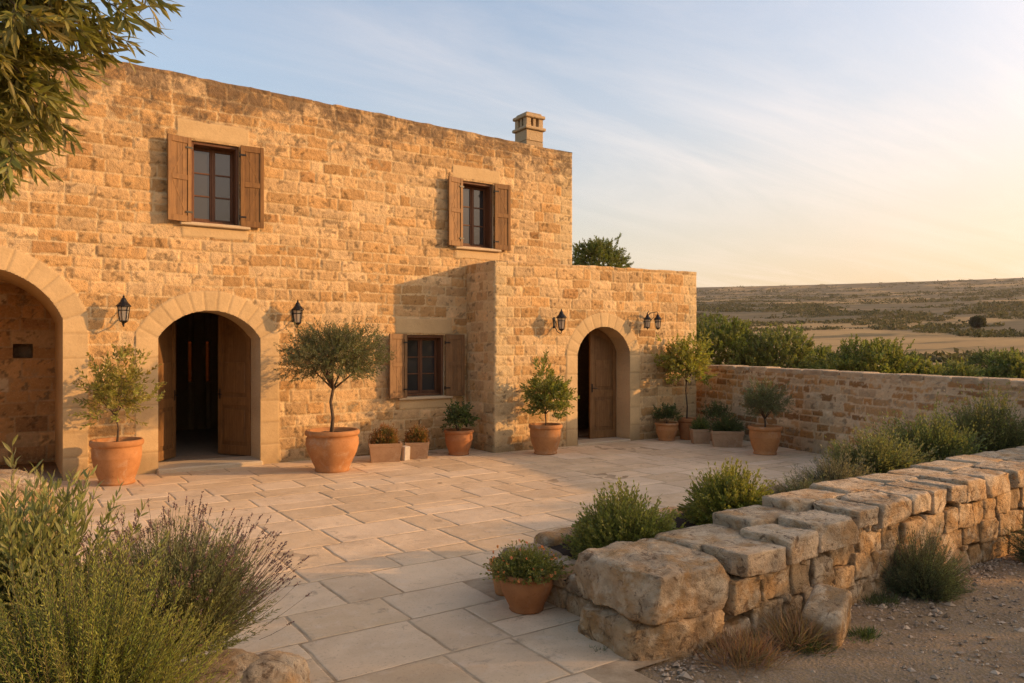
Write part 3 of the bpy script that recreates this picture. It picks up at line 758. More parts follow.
# windows
def window(u0, u1, z0, z1, wood, shut_l=10, shut_r=4, label=None):
    cx = (u0 + u1) / 2; w = u1 - u0; h = z1 - z0
    f = MB()
    y0, y1 = .02, .30                                     # deep timber lining
    f.box(-w / 2 + .002, -w / 2 + .045, y0, y1, 0.002, h - .002, bev=.004); f.box(w / 2 - .045, w / 2 - .002, y0, y1, .002, h - .002, bev=.004)
    f.box(-w / 2 + .045, w / 2 - .045, y0, y1, h - .05, h - .002, bev=.004); f.box(-w / 2 + .045, w / 2 - .045, y0 + .06, y1, .002, .045, bev=.004)
    xi0, xi1, zi0, zi1 = -w / 2 + .046, w / 2 - .046, .046, h - .052
    for a_, b_ in ((xi0, -.002), (.002, xi1)):            # two casements of three panes
        f.box(a_, a_ + .042, .20, .245, zi0, zi1, bev=.004); f.box(b_ - .042, b_, .20, .245, zi0, zi1, bev=.004)
        f.box(a_ + .042, b_ - .042, .20, .245, zi0, zi0 + .055, bev=.004); f.box(a_ + .042, b_ - .042, .20, .245, zi1 - .05, zi1, bev=.004)
        for k in (1, 2):
            zz = zi0 + .055 + (zi1 - zi0 - .105) * k / 3; f.box(a_ + .042, b_ - .042, .205, .235, zz - .011, zz + .011)
    f.box(-.014, .014, .188, .2, zi0, zi1)
    fo = f.build('window', M_FRAME, house); fo.location = (cx - house.location.x, 0, z0)
    for a_, b_ in ((xi0, -.002), (.002, xi1)):
        MB().box(a_ + .03, b_ - .03, .222, .228, zi0 + .04, zi1 - .04).build('pane', M_GLASS, fo)
    s = MB(); s.box(-w / 2 - .17, w / 2 + .17, -.085, .045, -.06, -.004, (.55, .42, .26), bev=.012); s.build('sill', M_DRESS, fo)
    lw = w / 2 - .0
    for sd, an in ((-1, shut_l), (1, shut_r)):
        m_ = MB(); t = .036; st = .062
        X = lambda a: sd * a
        def bb(a, b, ya, yb, za, zb, bev=.004, c=(1, 1, 1)):
            m_.box(min(X(a), X(b)), max(X(a), X(b)), ya, yb, za, zb, c, bev=bev)
        H = h + .03
        bb(0, st, -t, 0, 0, H); bb(lw - st, lw, -t, 0, 0, H)
        for za, zb in ((0, .10), (H * .52 - .04, H * .52 + .045), (H - .10, H)): bb(st, lw - st, -t + .002, -.002, za, zb)
        npl = 3; pw = (lw - 2 * st) / npl
        for k in range(npl):
            g = .85 + .3 * random.random()
            for za, zb in ((.10, H * .52 - .04), (H * .52 + .045, H - .10)): bb(st + k * pw + .0015, st + (k + 1) * pw - .0015, -.022, -.008, za, zb, .002, (g, g, g))
        # diagonal braces on the boards
        for za, zb, fl in ((.10, H * .52 - .04, 0), (H * .52 + .045, H - .10, 1)):
            x_a, x_b = st + .012, lw - st - .012; dx = .02
            pts = [(X(x_a), za + .012), (X(x_a + dx), za + .012), (X(x_b), zb - .012), (X(x_b - dx), zb - .012)] if not fl else [(X(x_b), za + .012), (X(x_a + dx), zb - .012), (X(x_a), zb - .012), (X(x_b - dx), za + .012)]
            m_.prism(pts, -.025, -.022)
        so_ = m_.build('shutter', wood, fo); so_.location = (sd * (w / 2 + .012), -.045, -.015)
        so_.rotation_euler = (0, 0, -sd * math.radians(an))
        for zz in (.16, H - .16):
            hg = MB(); hg.box(min(X(-.02), X(.09)), max(X(-.02), X(.09)), -t - .006, -t, zz - .014, zz + .014); hg.tube([(X(-.008), -.012, zz - .035), (X(-.008), -.012, zz + .035)], .011, 8)
            ho = hg.build('hinge', M_IRON, fo); ho.location = so_.location; ho.rotation_euler = so_.rotation_euler
    fo.location.y = 0.0
    return fo
window(2.50, 3.25, 4.03, 5.35, M_SHUT, 14, 4)
window(7.52, 8.25, 4.01, 5.32, M_SHUT, 12, 4)
window(6.31, 7.12, 1.08, 2.25, M_SHUTW, 12, 5)

# doors: leaves that fold inward, tops cut to the arch
def leaf(arch, uo, left, y, ang, z0, parent=house):
    """one leaf hinged on its jamb; local x runs from the hinge to the meeting edge"""
    hw = (arch.x1 - arch.x0) / 2 - .01; sg = 1 if left else -1
    zt = lambda x: float(arch.ztop(arch.x0 + .01 + x)) - .012 - z0        # symmetric arch: same profile from either hinge
    m_ = MB(); t = .05; st = .09
    def pr(xa, xb, za, top, ya, yb, c=(1, 1, 1), zfun=None):
        xs = np.linspace(xa, xb, 6); pts = [(sg * xa, za), (sg * xb, za)] + [(sg * x, (zt(x) - top) if zfun is None else zfun) for x in xs[::-1]]
        if sg < 0: pts = pts[::-1]
        m_.prism(pts, ya, yb, c)
    pr(0, st, 0, 0, 0, t); pr(hw - st, hw, 0, 0, 0, t)
    zm = .95
    pr(st, hw - st, 0, 0, .004, t - .004, zfun=.16); pr(st, hw - st, zm - .07, 0, .004, t - .004, zfun=zm + .07)
    xs = np.linspace(st, hw - st, 6)
    pts = [(sg * x, zt(x) - .13) for x in xs] + [(sg * x, zt(x)) for x in xs[::-1]]
    if sg < 0: pts = pts[::-1]
    m_.prism(pts, .004, t - .004)
    pr(st, hw - st, .16, 0, .018, t - .018, (.8, .8, .8), zfun=zm - .07); pr(st, hw - st, zm + .07, .13, .018, t - .018, (.8, .8, .8))
    for za, zb in ((.23, zm - .14), (zm + .14, 1.75 - z0)):
        m_.box(min(sg * (st + .06), sg * (hw - st - .06)), max(sg * (st + .06), sg * (hw - st - .06)), .006, t - .006, za, zb, (.92, .92, .92), bev=.010)
    o = m_.build('door', M_DOOR, parent)
    ux = (arch.x0 + .01 if left else arch.x1 - .01) + uo
    o.location = (ux - house.location.x, y - house.location.y, z0); o.rotation_euler = (0, 0, sg * math.radians(ang))
    k = MB(); hx = sg * (hw - .045)
    k.box(hx - .018, hx + .018, -.006, 0, .98, 1.16, bev=.004); k.tube([(hx, -.005, 1.07), (hx, -.05, 1.07), (hx - sg * .06, -.055, 1.065), (hx - sg * .10, -.05, 1.06)], [.009, .009, .008, .008], 8)
    k.build('handle', M_IRON, o)
    return o
leaf(A2, U0, True, W0 + .56, 54, .11)
leaf(A2, U0, False, W0 + .56, 60, .11)
leaf(A3, UE0, False, WE + .40, 3, .08)
leaf(A3, UE0, True, WE + .40, 78, .08)

# ------------------------------------------------------------------ wall lanterns
def lantern_parts(root, dx=0.0, s=1.0, tilt=0):
    """six-sided lamp hanging at local (dx, 0, 0); y>0 is towards the wall"""
    def P(r, z): return [(r * math.cos(a) + dx, r * math.sin(a), z) for a in np.linspace(0, 2 * math.pi, 7)]
    fr = MB(); rt, rb = .085 * s, .055 * s; zt, zb = .10 * s, -.12 * s
    for i in range(6):
        a, b = P(rt, zt)[i], P(rb, zb)[i]; fr.tube([a, b], .006 * s, 5)
    for r_, z_ in ((rt, zt), (rb, zb), (rt * .86, zt - .06 * s)): fr.tube(P(r_, z_), .007 * s, 5)
    fr.lathe([(.0, zb - .07 * s), (.012 * s, zb - .06 * s), (.008 * s, zb - .045 * s), (.03 * s, zb - .03 * s), (rb + .006, zb - .006), (rb, zb + .004)], 12, c=(dx, 0, 0))
    f = fr.build('lamp_frame', M_IRON, root)
    cp = MB(); cp.lathe([(rt + .022 * s, zt - .004), (rt + .022 * s, zt + .008), (.05 * s, zt + .07 * s), (.045 * s, zt + .085 * s), (.03 * s, zt + .12 * s), (.012 * s, zt + .135 * s), (.016 * s, zt + .15 * s), (.006 * s, zt + .165 * s), (.001, zt + .185 * s)], 12, c=(dx, 0, 0))
    cp.build('lamp_cap', M_IRON, root)
    gl = MB(); gl.lathe([(rb * .9, zb + .006), (rt * .92, zt - .006)], 6, c=(dx, 0, 0)); gl.build('lamp_glass', M_LGLASS, root)
def lantern(u, w, z, wallw, label, twin=False):
    t = thing('wall_lantern', label, 'lantern', (u, w, z), 0, 'iron lanterns on the front walls')
    d = wallw - w - .028
    br = MB()
    br.box(-.028, .028, d, d + .03, -.10, .12, bev=.006)
    if not twin:
        br.tube([(0, d, -.06), (0, d * .6, -.17), (0, d * .15, -.205), (0, 0, -.19)], [.010, .009, .008, .009], 6)
        br.tube([(0, d, .06), (0, d * .7, -.02), (0, d * .62, -.10), (0, d * .72, -.13)], [.008, .007, .006, .004], 6)
        lantern_parts(t)
    else:
        for s_ in (-1, 1):
            br.tube([(0, d, .10), (s_ * .04, d * .5, .22), (s_ * .12, 0, .24), (s_ * .15, 0, .22)], [.011, .010, .008, .008], 6)
            br.tube([(0, d, 0), (s_ * .05, d * .5, .06), (s_ * .10, d * .3, .14)], [.008, .007, .005], 6)
            lantern_parts(t, s_ * .15, .82 if s_ > 0 else .78)
        br.tube([(0, d, .1), (0, d * .6, .25), (0, d * .7, .31)], [.008, .007, .003], 6)
    br.build('bracket', M_IRON, t)
lantern(1.50, 12.80, 2.53, W0, 'black iron wall lantern between the loggia arch and the open double door')
lantern(4.16, 12.80, 2.55, W0, 'black iron wall lantern right of the open door, just above the round potted olive')
lantern(9.02, 11.77, 2.49, WE, 'single black iron wall lantern left of the annex door')
lantern(11.46, 11.77, 2.53, WE, 'twin-headed black iron wall lantern right of the annex door', True)

def _rock_template(n=12):
    g = np.linspace(-1, 1, n + 1); V = []; Q = []; key = {}
    def vid(p):
        k = tuple(np.round(p, 5))
        if k not in key: key[k] = len(V); V.append(p)
        return key[k]
    for ax in range(3):
        for sd in (-1, 1):
            o = [i for i in range(3) if i != ax]
            I = [[None] * (n + 1) for _ in range(n + 1)]
            for i, a in enumerate(g):
                for j, b in enumerate(g):
                    p = np.zeros(3); p[ax] = sd; p[o[0]] = a; p[o[1]] = b; I[i][j] = vid(p)
            for i in range(n):
                for j in range(n):
                    q = (I[i][j], I[i + 1][j], I[i + 1][j + 1], I[i][j + 1])
                    Q.append(q if (sd > 0) != (ax == 1) else q[::-1])
    return np.array(V), np.array(Q)
ROCK = {k: _rock_template(k) for k in (10, 16, 24, 30)}
def rock_mesh(dims, seed, res=10, e=6.0, rough=.10, chip=3, c=(.46, .34, .20), warm=(1.04, .96, .88)):
    r = np.random.default_rng(seed); V, Q = ROCK[res]
    p = V / (np.sum(np.abs(V) ** e, 1) ** (1 / e))[:, None]
    p = p * np.array(dims) / 2
    L = min(dims)
    for _ in range(chip):                                            # broken corners and edges
        n = r.normal(0, 1, 3); n /= np.linalg.norm(n); h = np.max(p @ n) * r.uniform(.84, .97)
        d = p @ n - h; p = p - np.maximum(d, 0)[:, None] * n * .9
    nr = p / (np.array(dims) / 2); nr = nr * np.abs(nr) ** 2; nr /= np.linalg.norm(nr, axis=1)[:, None] + 1e-9
    s = 1.6 / L * .35; o = r.uniform(0, 50, 3)
    q = p + o
    d1 = fbm(q[:, 0] * s * 2, q[:, 1] * s * 2, q[:, 2] * s * 2, seed=seed, o=5, g=.58)
    d2 = np.abs(fbm(q[:, 0] * s * 3.3, q[:, 1] * s * 3.3, q[:, 2] * s * 3.3, seed=seed + 9, o=3))
    d3 = fbm(q[:, 0] * s * 8, q[:, 1] * s * 8, q[:, 2] * s * 8, seed=seed + 19, o=4, g=.6)
    d3 = np.where(d3 > .18, -.9 * d3, .35 * d3)
    d5 = fbm(q[:, 0] * s * 3 + 9, q[:, 1] * s * 3, q[:, 2] * s * 3, seed=seed + 29, o=2); d5 = np.round(d5 * 4.5) / 4.5
    p = p + nr * ((d1 * rough * .7 - d2 * rough * .6 + d3 * rough * .6 + d5 * rough * .55) * L)[:, None]
    col = np.array(c) * np.array(warm) * r.uniform(.78, 1.16) * (1 + .4 * d1 + .5 * d3)[:, None]
    return p, Q, np.clip(col, .02, .8)
# ------------------------------------------------------------------ boundary wall
bw0 = np.array((13.95, 14.2)); bw1 = np.array((11.15, 2.35))
bwL = float(np.linalg.norm(bw1 - bw0)); be = (bw1 - bw0) / bwL; bn = np.array((be[1], -be[0]))
if bn[0] > 0: bn = -bn
mb = MB()
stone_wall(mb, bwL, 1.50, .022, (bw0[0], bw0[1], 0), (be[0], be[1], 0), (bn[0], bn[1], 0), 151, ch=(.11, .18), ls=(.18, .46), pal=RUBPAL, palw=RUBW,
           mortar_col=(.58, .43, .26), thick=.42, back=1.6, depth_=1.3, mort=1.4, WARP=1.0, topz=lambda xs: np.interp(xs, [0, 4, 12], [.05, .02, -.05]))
xs_ = 0.0; k_ = 0; rr_ = np.random.default_rng(91)
while xs_ < bwL - .1:                         # flat coping stones, a little proud of the face
    w_ = rr_.uniform(.28, .62); p_, q_, c_ = rock_mesh((w_ - .004, .435, .12), 2000 + k_, 10, 14, .09, 4, (.47, .365, .235))
    z_ = 1.50 + float(np.interp(xs_, [0, 4, 12], [.05, .02, -.05])) + .015 + rr_.normal(0, .008)
    o_ = np.array((bw0[0], bw0[1], z_)) + np.array((be[0], be[1], 0)) * (xs_ + w_ / 2) - np.array((bn[0], bn[1], 0)) * .20
    mb.add(p_[:, :1] * np.array((be[0], be[1], 0)) - p_[:, 1:2] * np.array((bn[0], bn[1], 0)) + p_[:, 2:] * np.array((0, 0, 1.0)) + o_, None, q_, c_); xs_ += w_; k_ += 1
bwall = mb.build('boundary_wall', M_RUBBLE, None, True)
tag(bwall, 'long rubble stone boundary wall with pale coping running between patio and fields', 'wall')

# ------------------------------------------------------------------ rocks
def rock(name, dims, loc, seed, parent=None, rz=0., tilt=(0, 0), res=10, **kw):
    p, Q, c = rock_mesh(dims, seed, res, **kw)
    o = MB().add(p, None, Q, c).build(name, M_ROCK, parent, True)
    o.location = loc; o.rotation_euler = (tilt[0], tilt[1], rz); return o

# ------------------------------------------------------------------ low dry stone wall in front
LW = 3.40
lw = thing('low_stone_wall', 'low dry stone wall of rough limestone blocks beside the gravel path', 'wall', (3.25, 3.75, 0))
def inlw(o): o.matrix_parent_inverse = Matrix.Translation(lw.location).inverted(); return o
topf = lambda u: float(np.interp(u, [3.1, 3.9, 4.3, 5.5, 7, 8.2, 11.2], [.50, .53, .60, .75, .80, .83, .84]))
# the end: one very big capping block on another
inlw(rock('corner_block', (.88, .80, .34), (3.75, 3.82, .415), 501, lw, math.radians(2), (.02, .03), 30, e=10, rough=.13, chip=9, c=(.50, .385, .25)))
inlw(rock('corner_block', (.74, .76, .29), (3.65, 3.79, .12), 517, lw, math.radians(-2), (0, 0), 30, e=10, rough=.13, chip=7, c=(.45, .32, .18)))
r = np.random.default_rng(77)
u = 4.12; k = 0; ends = []
while u < 11.0:
    w_ = r.uniform(.26, .54) ; tz = topf(u + w_ / 2) + r.normal(0, .006); t = r.uniform(.15, .215)
    d1 = r.uniform(.38, .47)
    inlw(rock('capstone', (w_ - .002, d1, t), (u + w_ / 2, LW + d1 / 2 - .03 + r.normal(0, .012), tz - t / 2), 600 + k, lw, r.normal(0, .06), (r.normal(0, .018), r.normal(0, .018)), 30 if u < 6.5 else 16, e=20, rough=.10, chip=5, c=(.53, .42, .285)))
    k += 1; ends.append((u, u + w_, tz - t)); u += w_
u = 4.05
while u < 11.0:                                       # second row of flat stones behind, up to the planting
    w_ = r.uniform(.4, .7); tz = topf(u + w_ / 2) + r.normal(-.004, .005)
    inlw(rock('capstone', (w_ + .005, .42, .15), (u + w_ / 2, LW + .57 + r.normal(0, .015), tz - .075), 700 + k, lw, r.normal(0, .03), (r.normal(0, .02), 0), 10, e=20, rough=.08, chip=4, c=(.50, .40, .27)))
    k += 1; u += w_
nst = 0
for row in range(3):
    u = 3.98 + row * .07
    while u < 10.6:
        w_ = r.uniform(.22, .36)
        capb = min(b for a, c_, b in ends if c_ > u and a < u + w_) if u > 4.0 else .26
        n_r = 2 if capb < .5 else 3
        hh = capb / n_r
        if row < n_r and nst < 74:
            kk = 1.0
            inlw(rock('wall_stone', (w_ + .004, .30, hh * 1.06), (u + w_ / 2, LW + .16 + r.normal(0, .012), hh * (row + .5) + r.normal(0, .006)), 900 + nst, lw, r.normal(0, .04), (r.normal(0, .03), r.normal(0, .05)), 24 if u < 6 else 16, e=20, rough=.11, chip=5, c=(.43, .305, .17)))
            nst += 1
        u += w_
for i in range(24):
    u = r.uniform(4.1, 8.0); c_ = min(b for a, c2, b in ends if c2 > u - .001 and a < u + .01)
    inlw(rock('wedge_stone', (r.uniform(.06, .11), .10, r.uniform(.04, .07)), (u, LW + .055, r.choice([c_ - .01, c_ / (2 if c_ < .5 else 3)]) + r.normal(0, .01)), 1700 + i, lw, r.normal(0, .2), (0, r.normal(0, .2)), 10, e=5, rough=.1, chip=3, c=(.46, .33, .19)))
core = MB(); core.box(3.5, 11.0, LW + .12, LW + .7, -.05, .22, (.2, .14, .085), bev=.02)
for i in range(14):
    a = 4.1 + i * .5; core.box(a, a + .5, LW + .12, LW + .7, .2, topf(a) - .16, (.22, .155, .095))
inlw(core.build('rubble_core', M_RUBBLE, lw))

# planting bed behind it, with a stone edging on its patio side
bed = MB(); xs = np.linspace(3.5, 11.4, 60); ys = np.linspace(LW + .66, 5.42, 20); X, Y = np.meshgrid(xs, ys)
bed.grid(np.stack([X, Y, .25 + np.interp(X, [3.5, 5.5, 8], [0, .12, .22]) + .03 * fbm(X * 3, Y * 3, seed=9)], -1))
tag(bed.build('planting_bed', M_SOIL, None, True), kind='structure')
edg = thing('bed_edging', 'low two-course stone edging of the planting bed beside the foreground flowerpot', 'edging', (3.62, 5.0, 0))
def ined(o): o.matrix_parent_inverse = Matrix.Translation(edg.location).inverted(); return o
k = 0
for (u_, w_, du, dw) in ((3.64, 4.32, .30, .42), (3.64, 4.76, .30, .44), (3.66, 5.20, .32, .42)):
    ined(rock('edging_stone', (du, dw, .17), (u_, w_, .10), 1200 + k, edg, 0, (0, 0), 16, e=8, rough=.07, chip=3, c=(.43, .29, .16))); k += 1
    ined(rock('edging_stone', (du + .05, dw, .13), (u_ + .02, w_, .245), 1250 + k, edg, 0, (0, 0), 16, e=9, rough=.06, chip=3, c=(.46, .35, .23)))
u = 3.9
while u < 11.2:
    w_ = r.uniform(.4, .7); ined(rock('edging_stone', (w_ - .01, .24, .42), (u + w_ / 2, 5.42, .15 + .1 * min(1, (u - 3.9) / 3)), 1300 + k, edg, 0, (0, 0), 10, e=8, rough=.07, chip=3, c=(.43, .31, .19))); k += 1; u += w_

# loose stones
tag(rock('loose_block', (.44, .26, .36), (*G(826, 640)[:2], .12), 1401, None, .35, (.1, -.28), 16, e=9, rough=.06, chip=3, c=(.43, .31, .18)), 'squared stone block leaning against the foot of the low wall among dry grass', 'stone')
tag(rock('boulder', (.85, 1.0, 1.1), (-.12, 7.6, .46), 1411, None, .4, (0, 0), 16, e=4, rough=.12, chip=4, c=(.55, .43, .28)), 'pale boulder at the far left behind the upright leafy shrub', 'boulder')
tag(rock('boulder', (.48, .40, .34), (*G(272, 706)[:2], .10), 1423, None, .9, (0.05, .12), 24, e=2.6, rough=.10, chip=4, c=(.47, .36, .23)), 'rough round-topped stone at the foot of the lavender, nearest the paving', 'stone')
tag(rock('boulder', (.74, .46, .42), (*G(212, 716)[:2], .10), 1431, None, .1, (0, .05), 24, e=2.5, rough=.10, chip=4, c=(.50, .36, .21)), 'smooth tan boulder under the lavender at the bottom edge', 'stone')

# ------------------------------------------------------------------ foliage
def unit(v): return v / (np.linalg.norm(v, axis=-1, keepdims=True) + 1e-12)
def leaves(mb, P, D, L, Wd, col, r, fine=False, mat_i=0, curl=.15):
    N = len(P); D = unit(D); ref = r.normal(0, 1, (N, 3)); S = unit(np.cross(D, ref)); U = np.cross(S, D)
    L = np.broadcast_to(np.asarray(L, float), (N,))[:, None]; Wd = np.broadcast_to(np.asarray(Wd, float), (N,))[:, None]
    col = np.broadcast_to(col, (N, 3))
    if not fine:
        V = np.stack([P, P + D * L * .45 + S * Wd / 2 + U * Wd * .18, P + D * L + -U * L * curl * .5, P + D * L * .45 - S * Wd / 2 + U * Wd * .18], 1)
        b = np.arange(N)[:, None] * 4; T = np.concatenate([b + np.array([0, 1, 2]), b + np.array([0, 2, 3])]); k = 4
        mb.add(V.reshape(-1, 3), T, None, np.repeat(col, 4, 0), mat_i)
    else:
        c = lambda t: P + D * L * t - U * L * curl * t * t
        V = np.stack([c(0), c(.28) + S * Wd * .42 + U * Wd * .15, c(.28), c(.28) - S * Wd * .42 + U * Wd * .15,
                      c(.6) + S * Wd * .5 + U * Wd * .15, c(.6), c(.6) - S * Wd * .5 + U * Wd * .15, c(1.0)], 1)
        b = np.arange(N)[:, None] * 8
        T = np.concatenate([b + np.array(t) for t in ((0, 1, 2), (0, 2, 3), (4, 7, 5), (5, 7, 6))]); Q = np.concatenate([b + np.array(t) for t in ((1, 4, 5, 2), (2, 5, 6, 3))])
        mb.add(V.reshape(-1, 3), T, Q, np.repeat(col, 8, 0), mat_i)
def tint(base, n, r, var=.25, hue=.12):
    c = np.array(base)[None] * (1 + var * r.normal(0, 1, (n, 1)) * .7)
    return np.clip(c * (1 + hue * r.normal(0, 1, (n, 3))), .004, .9)
def sprigs(mb, S, D, ln, k, leafL, leafW, base, r, ang=50, t0=.15, up=.0, fine=False, stem_r=.0015, droop=0.0, mat_i=0, stem_i=1, tipcol=None, var=.25, stem_col=(1, 1, 1), tipw=.5):
    """shoots: a bent stem from S along D with k leaves up each"""
    N = len(S); D = unit(D); ln = np.broadcast_to(np.asarray(ln, float), (N,))
    side = unit(r.normal(0, 1, (N, 3))); bend = np.array((0, 0, 1.0)) * up + side * .18 - np.array((0, 0, 1.0)) * droop
    cur = lambda t: S[:, None] + (D[:, None] * t[..., None] + bend[:, None] * (t ** 2)[..., None] * .5) * ln[:, None, None]
    tng = lambda t: unit(D[:, None] + bend[:, None] * t[..., None])
    t = np.linspace(t0, 1.0, k)[None] + r.normal(0, .5 / k, (N, k)); t = np.clip(t, 0, 1)
    P = cur(t).reshape(-1, 3); Tn = tng(t).reshape(-1, 3)
    az = (np.arange(k) * 2.4)[None] + r.uniform(0, 6.28, (N, 1)); az = az.reshape(-1, 1)
    a = unit(np.cross(Tn, np.array((.3, .2, 1.0)) + 0 * Tn)); b = np.cross(Tn, a)
    out = np.cos(az) * a + np.sin(az) * b
    an = np.radians(ang * (1 - .45 * t.reshape(-1, 1)) + r.normal(0, 9, (N * k, 1)))
    Dl = Tn * np.cos(an) + out * np.sin(an)
    c = tint(base, N, r, var * .8, .06).repeat(k, 0) * (1 + .5 * var * r.normal(0, 1, (N * k, 1)))
    if tipcol is not None:
        w = (t.reshape(-1, 1) ** 3) * tipw; c = c * (1 - w) + np.array(tipcol) * w
    c = np.clip(c, .004, .9)
    sc = (1 - .35 * t.reshape(-1)) * r.uniform(.75, 1.2, N * k)
    leaves(mb, P, Dl, leafL * sc, leafW * sc, c, r, fine, mat_i)
    if stem_r:
        tt = np.linspace(0, 1, 4)[None].repeat(N, 0); C = cur(tt)                # (N,4,3)
        x = unit(np.cross(D, np.array((.21, .47, .3)) + 0 * D)); y = np.cross(D, x)
        ringv = [x, -.5 * x + .87 * y, -.5 * x - .87 * y]
        V = np.stack([np.stack([C[:, i] + q * stem_r * (1 - .6 * i / 3) for q in ringv], 1) for i in range(4)], 1)   # N,4,3,3
        bI = np.arange(N)[:, None] * 12; Q = np.concatenate([bI + np.array((i * 3 + j, i * 3 + (j + 1) % 3, (i + 1) * 3 + (j + 1) % 3, (i + 1) * 3 + j)) for i in range(3) for j in range(3)])
        mb.add(V.reshape(-1, 3), None, Q, stem_col, stem_i)
    return cur(np.ones((N, 1)))[:, 0]
def ball(n, r, rad=(1, 1, 1), inner=.35, lump=.28, seed=0, zmin=-1.0):
    d = unit(r.normal(0, 1, (n * 2, 3))); d = d[d[:, 2] > zmin][:n]
    k = 1 + lump * fbm(d[:, 0] * 2.2 + 7, d[:, 1] * 2.2, d[:, 2] * 2.2, seed=seed, o=3) * 1.6
    rr = (inner + (1 - inner) * r.random(len(d)) ** .55) * k
    return d * rr[:, None] * np.array(rad), d
GREEN = {'olive': (.15, .16, .072), 'bright': (.125, .145, .034), 'mid': (.15, .17, .046), 'dark': (.085, .11, .036), 'sage': (.17, .17, .095),
         'yellow': (.17, .16, .04), 'rose': (.115, .125, .05)}
def dome_bush(n, k, r, base_r, h, rx, leafL, leafW, col, z0=0.0, ang=45, fine=False, tipcol=None, ry=None, up=.25, seed=0, stem=.002, lump=.3, short=.55, tipw=.5):
    """shrub of shoots rising from a woody centre; outer shoots carry the leaves"""
    mb = MB()
    d = unit(np.concatenate([r.normal(0, 1, (n, 2)), np.abs(r.normal(0, .75, (n, 1))) + .05], 1))
    kk = 1 + lump * fbm(d[:, 0] * 2.5 + 3, d[:, 1] * 2.5, d[:, 2] * 2.5, seed=seed, o=3) * 1.5
    R = np.array((rx, ry or rx, h))
    end = d * kk[:, None] * R * r.uniform(.55, 1.0, (n, 1))
    ln = np.linalg.norm(end, axis=1)
    S = end * (1 - short) * r.uniform(.5, 1.0, (n, 1)); S[:, 2] = np.maximum(S[:, 2], .0); S[:, 2] += z0; end[:, 2] += z0
    D = end - S
    sprigs(mb, S, D, np.linalg.norm(D, axis=1), k, leafL, leafW, col, r, ang, .05, up, fine, stem, 0, tipcol=tipcol, tipw=tipw)
    core = MB()
    return mb
def stems(root, n, r, h, rx, rad, name='stem', z0=0.0, m=None):
    mb = MB()
    for i in range(n):
        a = r.uniform(0, 6.28); q = r.uniform(.3, .8)
        p = np.array([(0.02 * math.cos(a), .02 * math.sin(a), z0 - .04), (q * rx * .25 * math.cos(a), q * rx * .25 * math.sin(a), z0 + h * .25), (q * rx * .6 * math.cos(a + .2), q * rx * .6 * math.sin(a + .2), z0 + h * .6)])
        mb.tube(p, [rad, rad * .75, rad * .3], 6)
    return mb.build(name, m or M_BARK, root, True)
LM = [M_LEAF, M_TWIG]

# ---- pots
def pot_profile(kind, R, H):
    if kind == 'bell': p = [(0, 0), (.62, 0), (.66, .02), (.66, .07), (.62, .09), (.70, .20), (.82, .42), (.90, .62), (.93, .80), (.90, .86), (.91, .875), (1.0, .885), (1.03, .92), (1.02, .97), (.97, 1.0), (.90, 1.0), (.87, .96), (.86, .86), (.3, .86), (0, .86)]
    elif kind == 'tapered': p = [(0, 0), (.66, 0), (.68, .02), (.70, .06), (.80, .38), (.88, .66), (.905, .72), (.92, .73), (.905, .745), (.91, .80), (.92, .82), (1.0, .83), (1.03, .87), (1.03, .95), (1.0, 1.0), (.91, 1.0), (.88, .96), (.86, .88), (.3, .88), (0, .88)]
    elif kind == 'urn': p = [(0, 0), (.66, 0), (.70, .02), (.70, .06), (.66, .08), (.74, .20), (.86, .40), (.925, .58), (.935, .60), (.94, .615), (.935, .63), (.945, .74), (.93, .84), (.94, .855), (.99, .87), (1.02, .90), (1.02, .965), (.98, 1.0), (.89, 1.0), (.86, .95), (.86, .88), (.3, .88), (0, .88)]
    else: p = [(0, 0), (.60, 0), (.64, .03), (.62, .08), (.72, .22), (.90, .48), (.97, .66), (.96, .80), (.90, .86), (.97, .88), (1.0, .91), (1.0, .97), (.96, 1.0), (.88, 1.0), (.85, .95), (.85, .88), (.3, .88), (0, .88)]
    return [(a * R, b * H) for a, b in p]
def round_pot(root, kind, R, H, m):
    MB().lathe(pot_profile(kind, R, H), 40).build('pot', m, root, True)
    s = MB(); q = np.linspace(0, 1, 6); a = np.linspace(0, 2 * np.pi, 25)
    P = np.stack([np.stack([R * .87 * t * np.cos(a), R * .87 * t * np.sin(a), H * .90 + .012 * vn(np.cos(a) * 6 * t, np.sin(a) * 6 * t, seed=4)], -1) for t in q])
    s.grid(P); s.build('soil', M_SOIL, root, True)
def box_pot(root, lx, ly, H, m, taper=.86):
    mb = MB(); 
    def ring(sx, sy, z): return [(sx, sy, z), (-sx, sy, z), (-sx, -sy, z), (sx, -sy, z)]
    hx, hy = lx / 2, ly / 2
    R = [ring(hx * taper, hy * taper, 0), ring(hx * .97, hy * .97, H * .8), ring(hx, hy, H * .81), ring(hx * 1.02, hy * 1.02, H), ring(hx * .9, hy * .86, H), ring(hx * .88, hy * .84, H * .86)]
    v = np.array(R).reshape(-1, 3); q = [(i * 4 + j, i * 4 + (j + 1) % 4, (i + 1) * 4 + (j + 1) % 4, (i + 1) * 4 + j) for i in range(5) for j in range(4)] + [(20, 21, 22, 23), (3, 2, 1, 0)]
    mb.add(v, None, q); o = mb.build('pot', m, root)
    bv = o.modifiers.new('bevel', 'BEVEL'); bv.width = .008; bv.segments = 2
    MB().box(-hx * .87, hx * .87, -hy * .83, hy * .83, H * .80, H * .90).build('soil', M_SOIL, root)
